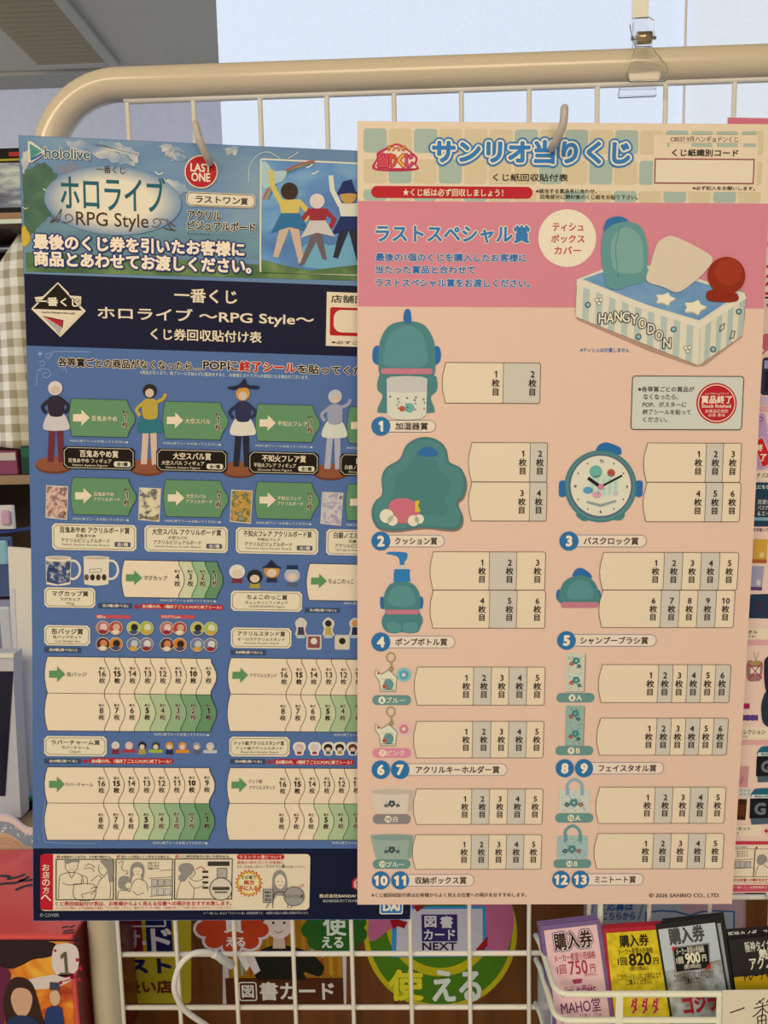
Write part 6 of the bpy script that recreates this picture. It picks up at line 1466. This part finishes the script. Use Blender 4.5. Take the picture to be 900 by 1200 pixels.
# ================================================================== red boxed set and die-cut standee at the lower left
ZT = 1.040
fe = atz(97, 1096, ZT); YF2 = fe.y; be = atz(60, 994, ZT); YB2 = be.y; RX = fe.x; RX = min(RX, xl-0.0135); LX = RX-0.27
FS = Sheet('boxed_set', 'glossy red box with a fiery picture and large number 1 on its front', 'box', ((LX+RX)/2, YF2-0.0003, ZT), 0, 0, 0, RX-LX, ZT-ZL)
def link_local(name, bm, mats, S, label=None):
    bmesh.ops.recalc_face_normals(bm, faces=bm.faces)
    mi_ = S.e.matrix_world.inverted() if False else Matrix((S.U, -S.V, S.N)).transposed().to_4x4()
    mi_.translation = S.O; bm.transform(mi_.inverted())
    me = bpy.data.meshes.new(name); bm.to_mesh(me); bm.free(); me.materials.append(mats)
    o = bpy.data.objects.new(name, me); COL.objects.link(o); o.parent = S.e
    if label: o['label'] = label
    return o
bm = bmesh.new(); box(bm, (LX, YF2, ZL), (RX, YB2, ZT), bevel=0.0025); link_local('carton', bm, mat('!cc463e', 0.15, 0.5), FS)
bm = bmesh.new(); box(bm, (RX, YF2+0.003, ZL+0.003), (RX+0.0005, YB2-0.003, ZT-0.003)); link_local('side_panel', bm, mat('!641014', 0.25, 0.5), FS, 'dark red side panel')
for pts in (((-20, 1043), (0, 1036), (20, 1034), (34, 1027)), ((8, 1030), (20, 1028), (30, 1024)), ((18, 1043), (30, 1038), (42, 1036), (60, 1028)), ((-10, 1028), (4, 1026), (12, 1028)), ((22, 1032), (38, 1031), (50, 1026))):
    bm = bmesh.new(); pp = [atz(x, y, ZT+0.0002) for x, y in pts]; pp = smooth_path(pp, 4); wv_ = 0.0022
    for a_, b_ in zip(pp[:-1], pp[1:]):
        d_ = (b_-a_).normalized().cross(Vector((0, 0, 1)))*wv_
        bm.faces.new([bm.verts.new(q_) for q_ in (a_+d_, a_-d_, b_-d_*.7, b_+d_*.7)])
    bmesh.ops.remove_doubles(bm, verts=bm.verts, dist=1e-5); link_local('brush_stroke', bm, mat('!2e3038', 0.3), FS)
bm = bmesh.new()
for x0, y0, x1, y1 in ((72, 1086.5, 80, 1084.5), (81, 1086, 88, 1083.5), (74, 1090.5, 86, 1088.5), (73, 1093, 87, 1091.5), (79, 1088, 80.5, 1094)):
    a_, b_, c_, d_ = atz(x0, y0, ZT+0.0002), atz(x1, y1, ZT+0.0002), atz(x1+.3, y1+1.6, ZT+0.0002), atz(x0+.3, y0+1.6, ZT+0.0002); bm.faces.new([bm.verts.new(q_) for q_ in (a_, b_, c_, d_)])
link_local('brush_mark', bm, mat('!3a2c30', 0.3), FS)
fire = noise_mat('fire_print', [(0.25, '!5a1a0c'), (0.42, '!b03a14'), (0.55, '!d0701a'), (0.68, '!dca030'), (0.8, '!b84418')], (26, 26, 16), 5, 0.2, 0.8, 0.4)
t = Part(FS, 'front_picture'); fw2, fh2 = FS.W/2-0.003, FS.H-0.003
t.polyuv([(-fw2, .004), (fw2, .004), (fw2, fh2), (-fw2, fh2)], fire, 1); FS.reg(0, 940, 4.613)
t.blob([(-300, 760), (-60, 748), (150, 750), (290, 758), (300, 800), (270, 835), (180, 850), (120, 880), (60, 900), (-40, 890), (-200, 920)], '!2a1c1c', 2)
t.poly([(-240, 742), (450, 742), (450, 752), (-240, 752)], '!2c1a1a', 3)
t.blob([(290, 790), (320, 765), (380, 762), (420, 790), (428, 860), (410, 930), (360, 945), (310, 930), (282, 880)], '!ccb4a0', 4)
t.blob([(120, 975), (200, 945), (300, 930), (400, 925), (380, 965), (300, 1000), (200, 1010), (140, 1010)], '!c8b09c', 4)
for x, y, r_ in ((420, 850, 10), (440, 900, 8), (392, 942, 12), (330, 975, 9), (430, 955, 10), (300, 800, 8)): t.disc(x, y, r_, '!a02030', 5)
for pts in ([(350, 945), (400, 930), (440, 880)], [(320, 970), (380, 955), (420, 920)]): t.curve(pts, 7, '!a8243a', 5)
t.text('1', 326, 805, 372, 926, '!5e4c3c', 6, 0.02)
t.poly([(326, 918), (382, 918), (382, 930), (326, 930)], '!5e4c3c', 6)
# plain painted shapes in place of the people: purple robe, dark hair with a blank face, blue robe with tall hat
t.blob([(-60, 905), (20, 890), (60, 930), (40, 1040), (20, 1200), (-80, 1260)], '!5e2038', 5)
t.blob([(20, 1080), (40, 990), (80, 945), (140, 950), (180, 985), (205, 1060), (225, 1140), (235, 1220), (60, 1260), (30, 1160)], '!34201a', 6)
t.blob([(62, 1060), (80, 1010), (120, 1000), (160, 1015), (178, 1060), (160, 1130), (124, 1158), (84, 1130)], '!c0906a', 7)
t.blob([(40, 1190), (90, 1150), (160, 1155), (220, 1200), (230, 1300), (30, 1300)], '!23304a', 8)
t.blob([(245, 1150), (260, 1110), (310, 1100), (340, 1130), (345, 1300), (235, 1300)], '!24365a', 6); t.blob([(270, 1050), (280, 1020), (312, 1015), (328, 1050), (318, 1085), (290, 1095)], '!c49a74', 7); t.poly([(272, 968), (322, 972), (326, 1012), (270, 1010)], '!3c3c44', 8)
t.done()

# die-cut standee behind the box
YST = YB2+0.012
a, b = at(-70, 950, YST), at(72, 995, YST)
S = Sheet('die_cut_standee', 'wavy edged card standee with a grey dotted band behind the red box, lower left', 'standee', ((a.x+b.x)/2, YST, a.z+0.004), 0, 0, 0, b.x-a.x, a.z+0.004-ZL)
S.reg(0, 760, 4.8)
def wave(off, bottom=None):
    top = [(-340, 1020+off), (-200, 960+off), (-60, 935+off), (20, 938+off), (60, 948+off), (100, 975+off), (130, 1000+off), (160, 1012+off), (210, 1018+off), (300, 1040+off), (345, 1060+off)]
    pp = [(q_.x, q_.y) for q_ in smooth_path([(x, y, 0) for x, y in top], 4)]
    return pp
zbv = S.H
up = [S.p(*q_) for q_ in wave(0)]
card_base(S, 'card_sheet', '!d8bcac', up+[(up[-1][0], zbv), (up[0][0], zbv)], 0.003)
t = Part(S, 'printed_band'); w1 = [S.p(*q_) for q_ in wave(34)]; w2 = [S.p(*q_) for q_ in wave(100)]
t.polyuv(w1+w2[::-1], '!8a8c90', 1); t.polyuv(w2+[(w2[-1][0], zbv-.001), (w2[0][0], zbv-.001)], '!c8a078', 1)
random.seed(5)
for i in range(26): x = random.uniform(-60, 200); yb_ = 985+max(0, (x-40))*.42; t.disc(x, yb_+random.uniform(2, 46), random.uniform(3, 7), '!d8d0cc', 2, n=8)
for pts in ([(-20, 1075), (40, 1065), (90, 1085), (120, 1115)], [(-10, 1100), (40, 1095), (80, 1110)], [(0, 1085), (50, 1080), (105, 1105)]): t.curve(pts, 4, '!b0643c', 3)
t.done()
bm = bmesh.new(); prism(bm, [(S.O.x-0.01, YST+0.003, ZL), (S.O.x-0.01, YST+0.022, ZL), (S.O.x-0.01, YST+0.003, a.z-0.04)], (0.003, 0, 0)); link_local('prop', bm, mat('!c8b49c'), S)
bpy.data.objects.remove(_fo); bpy.data.curves.remove(_fc)
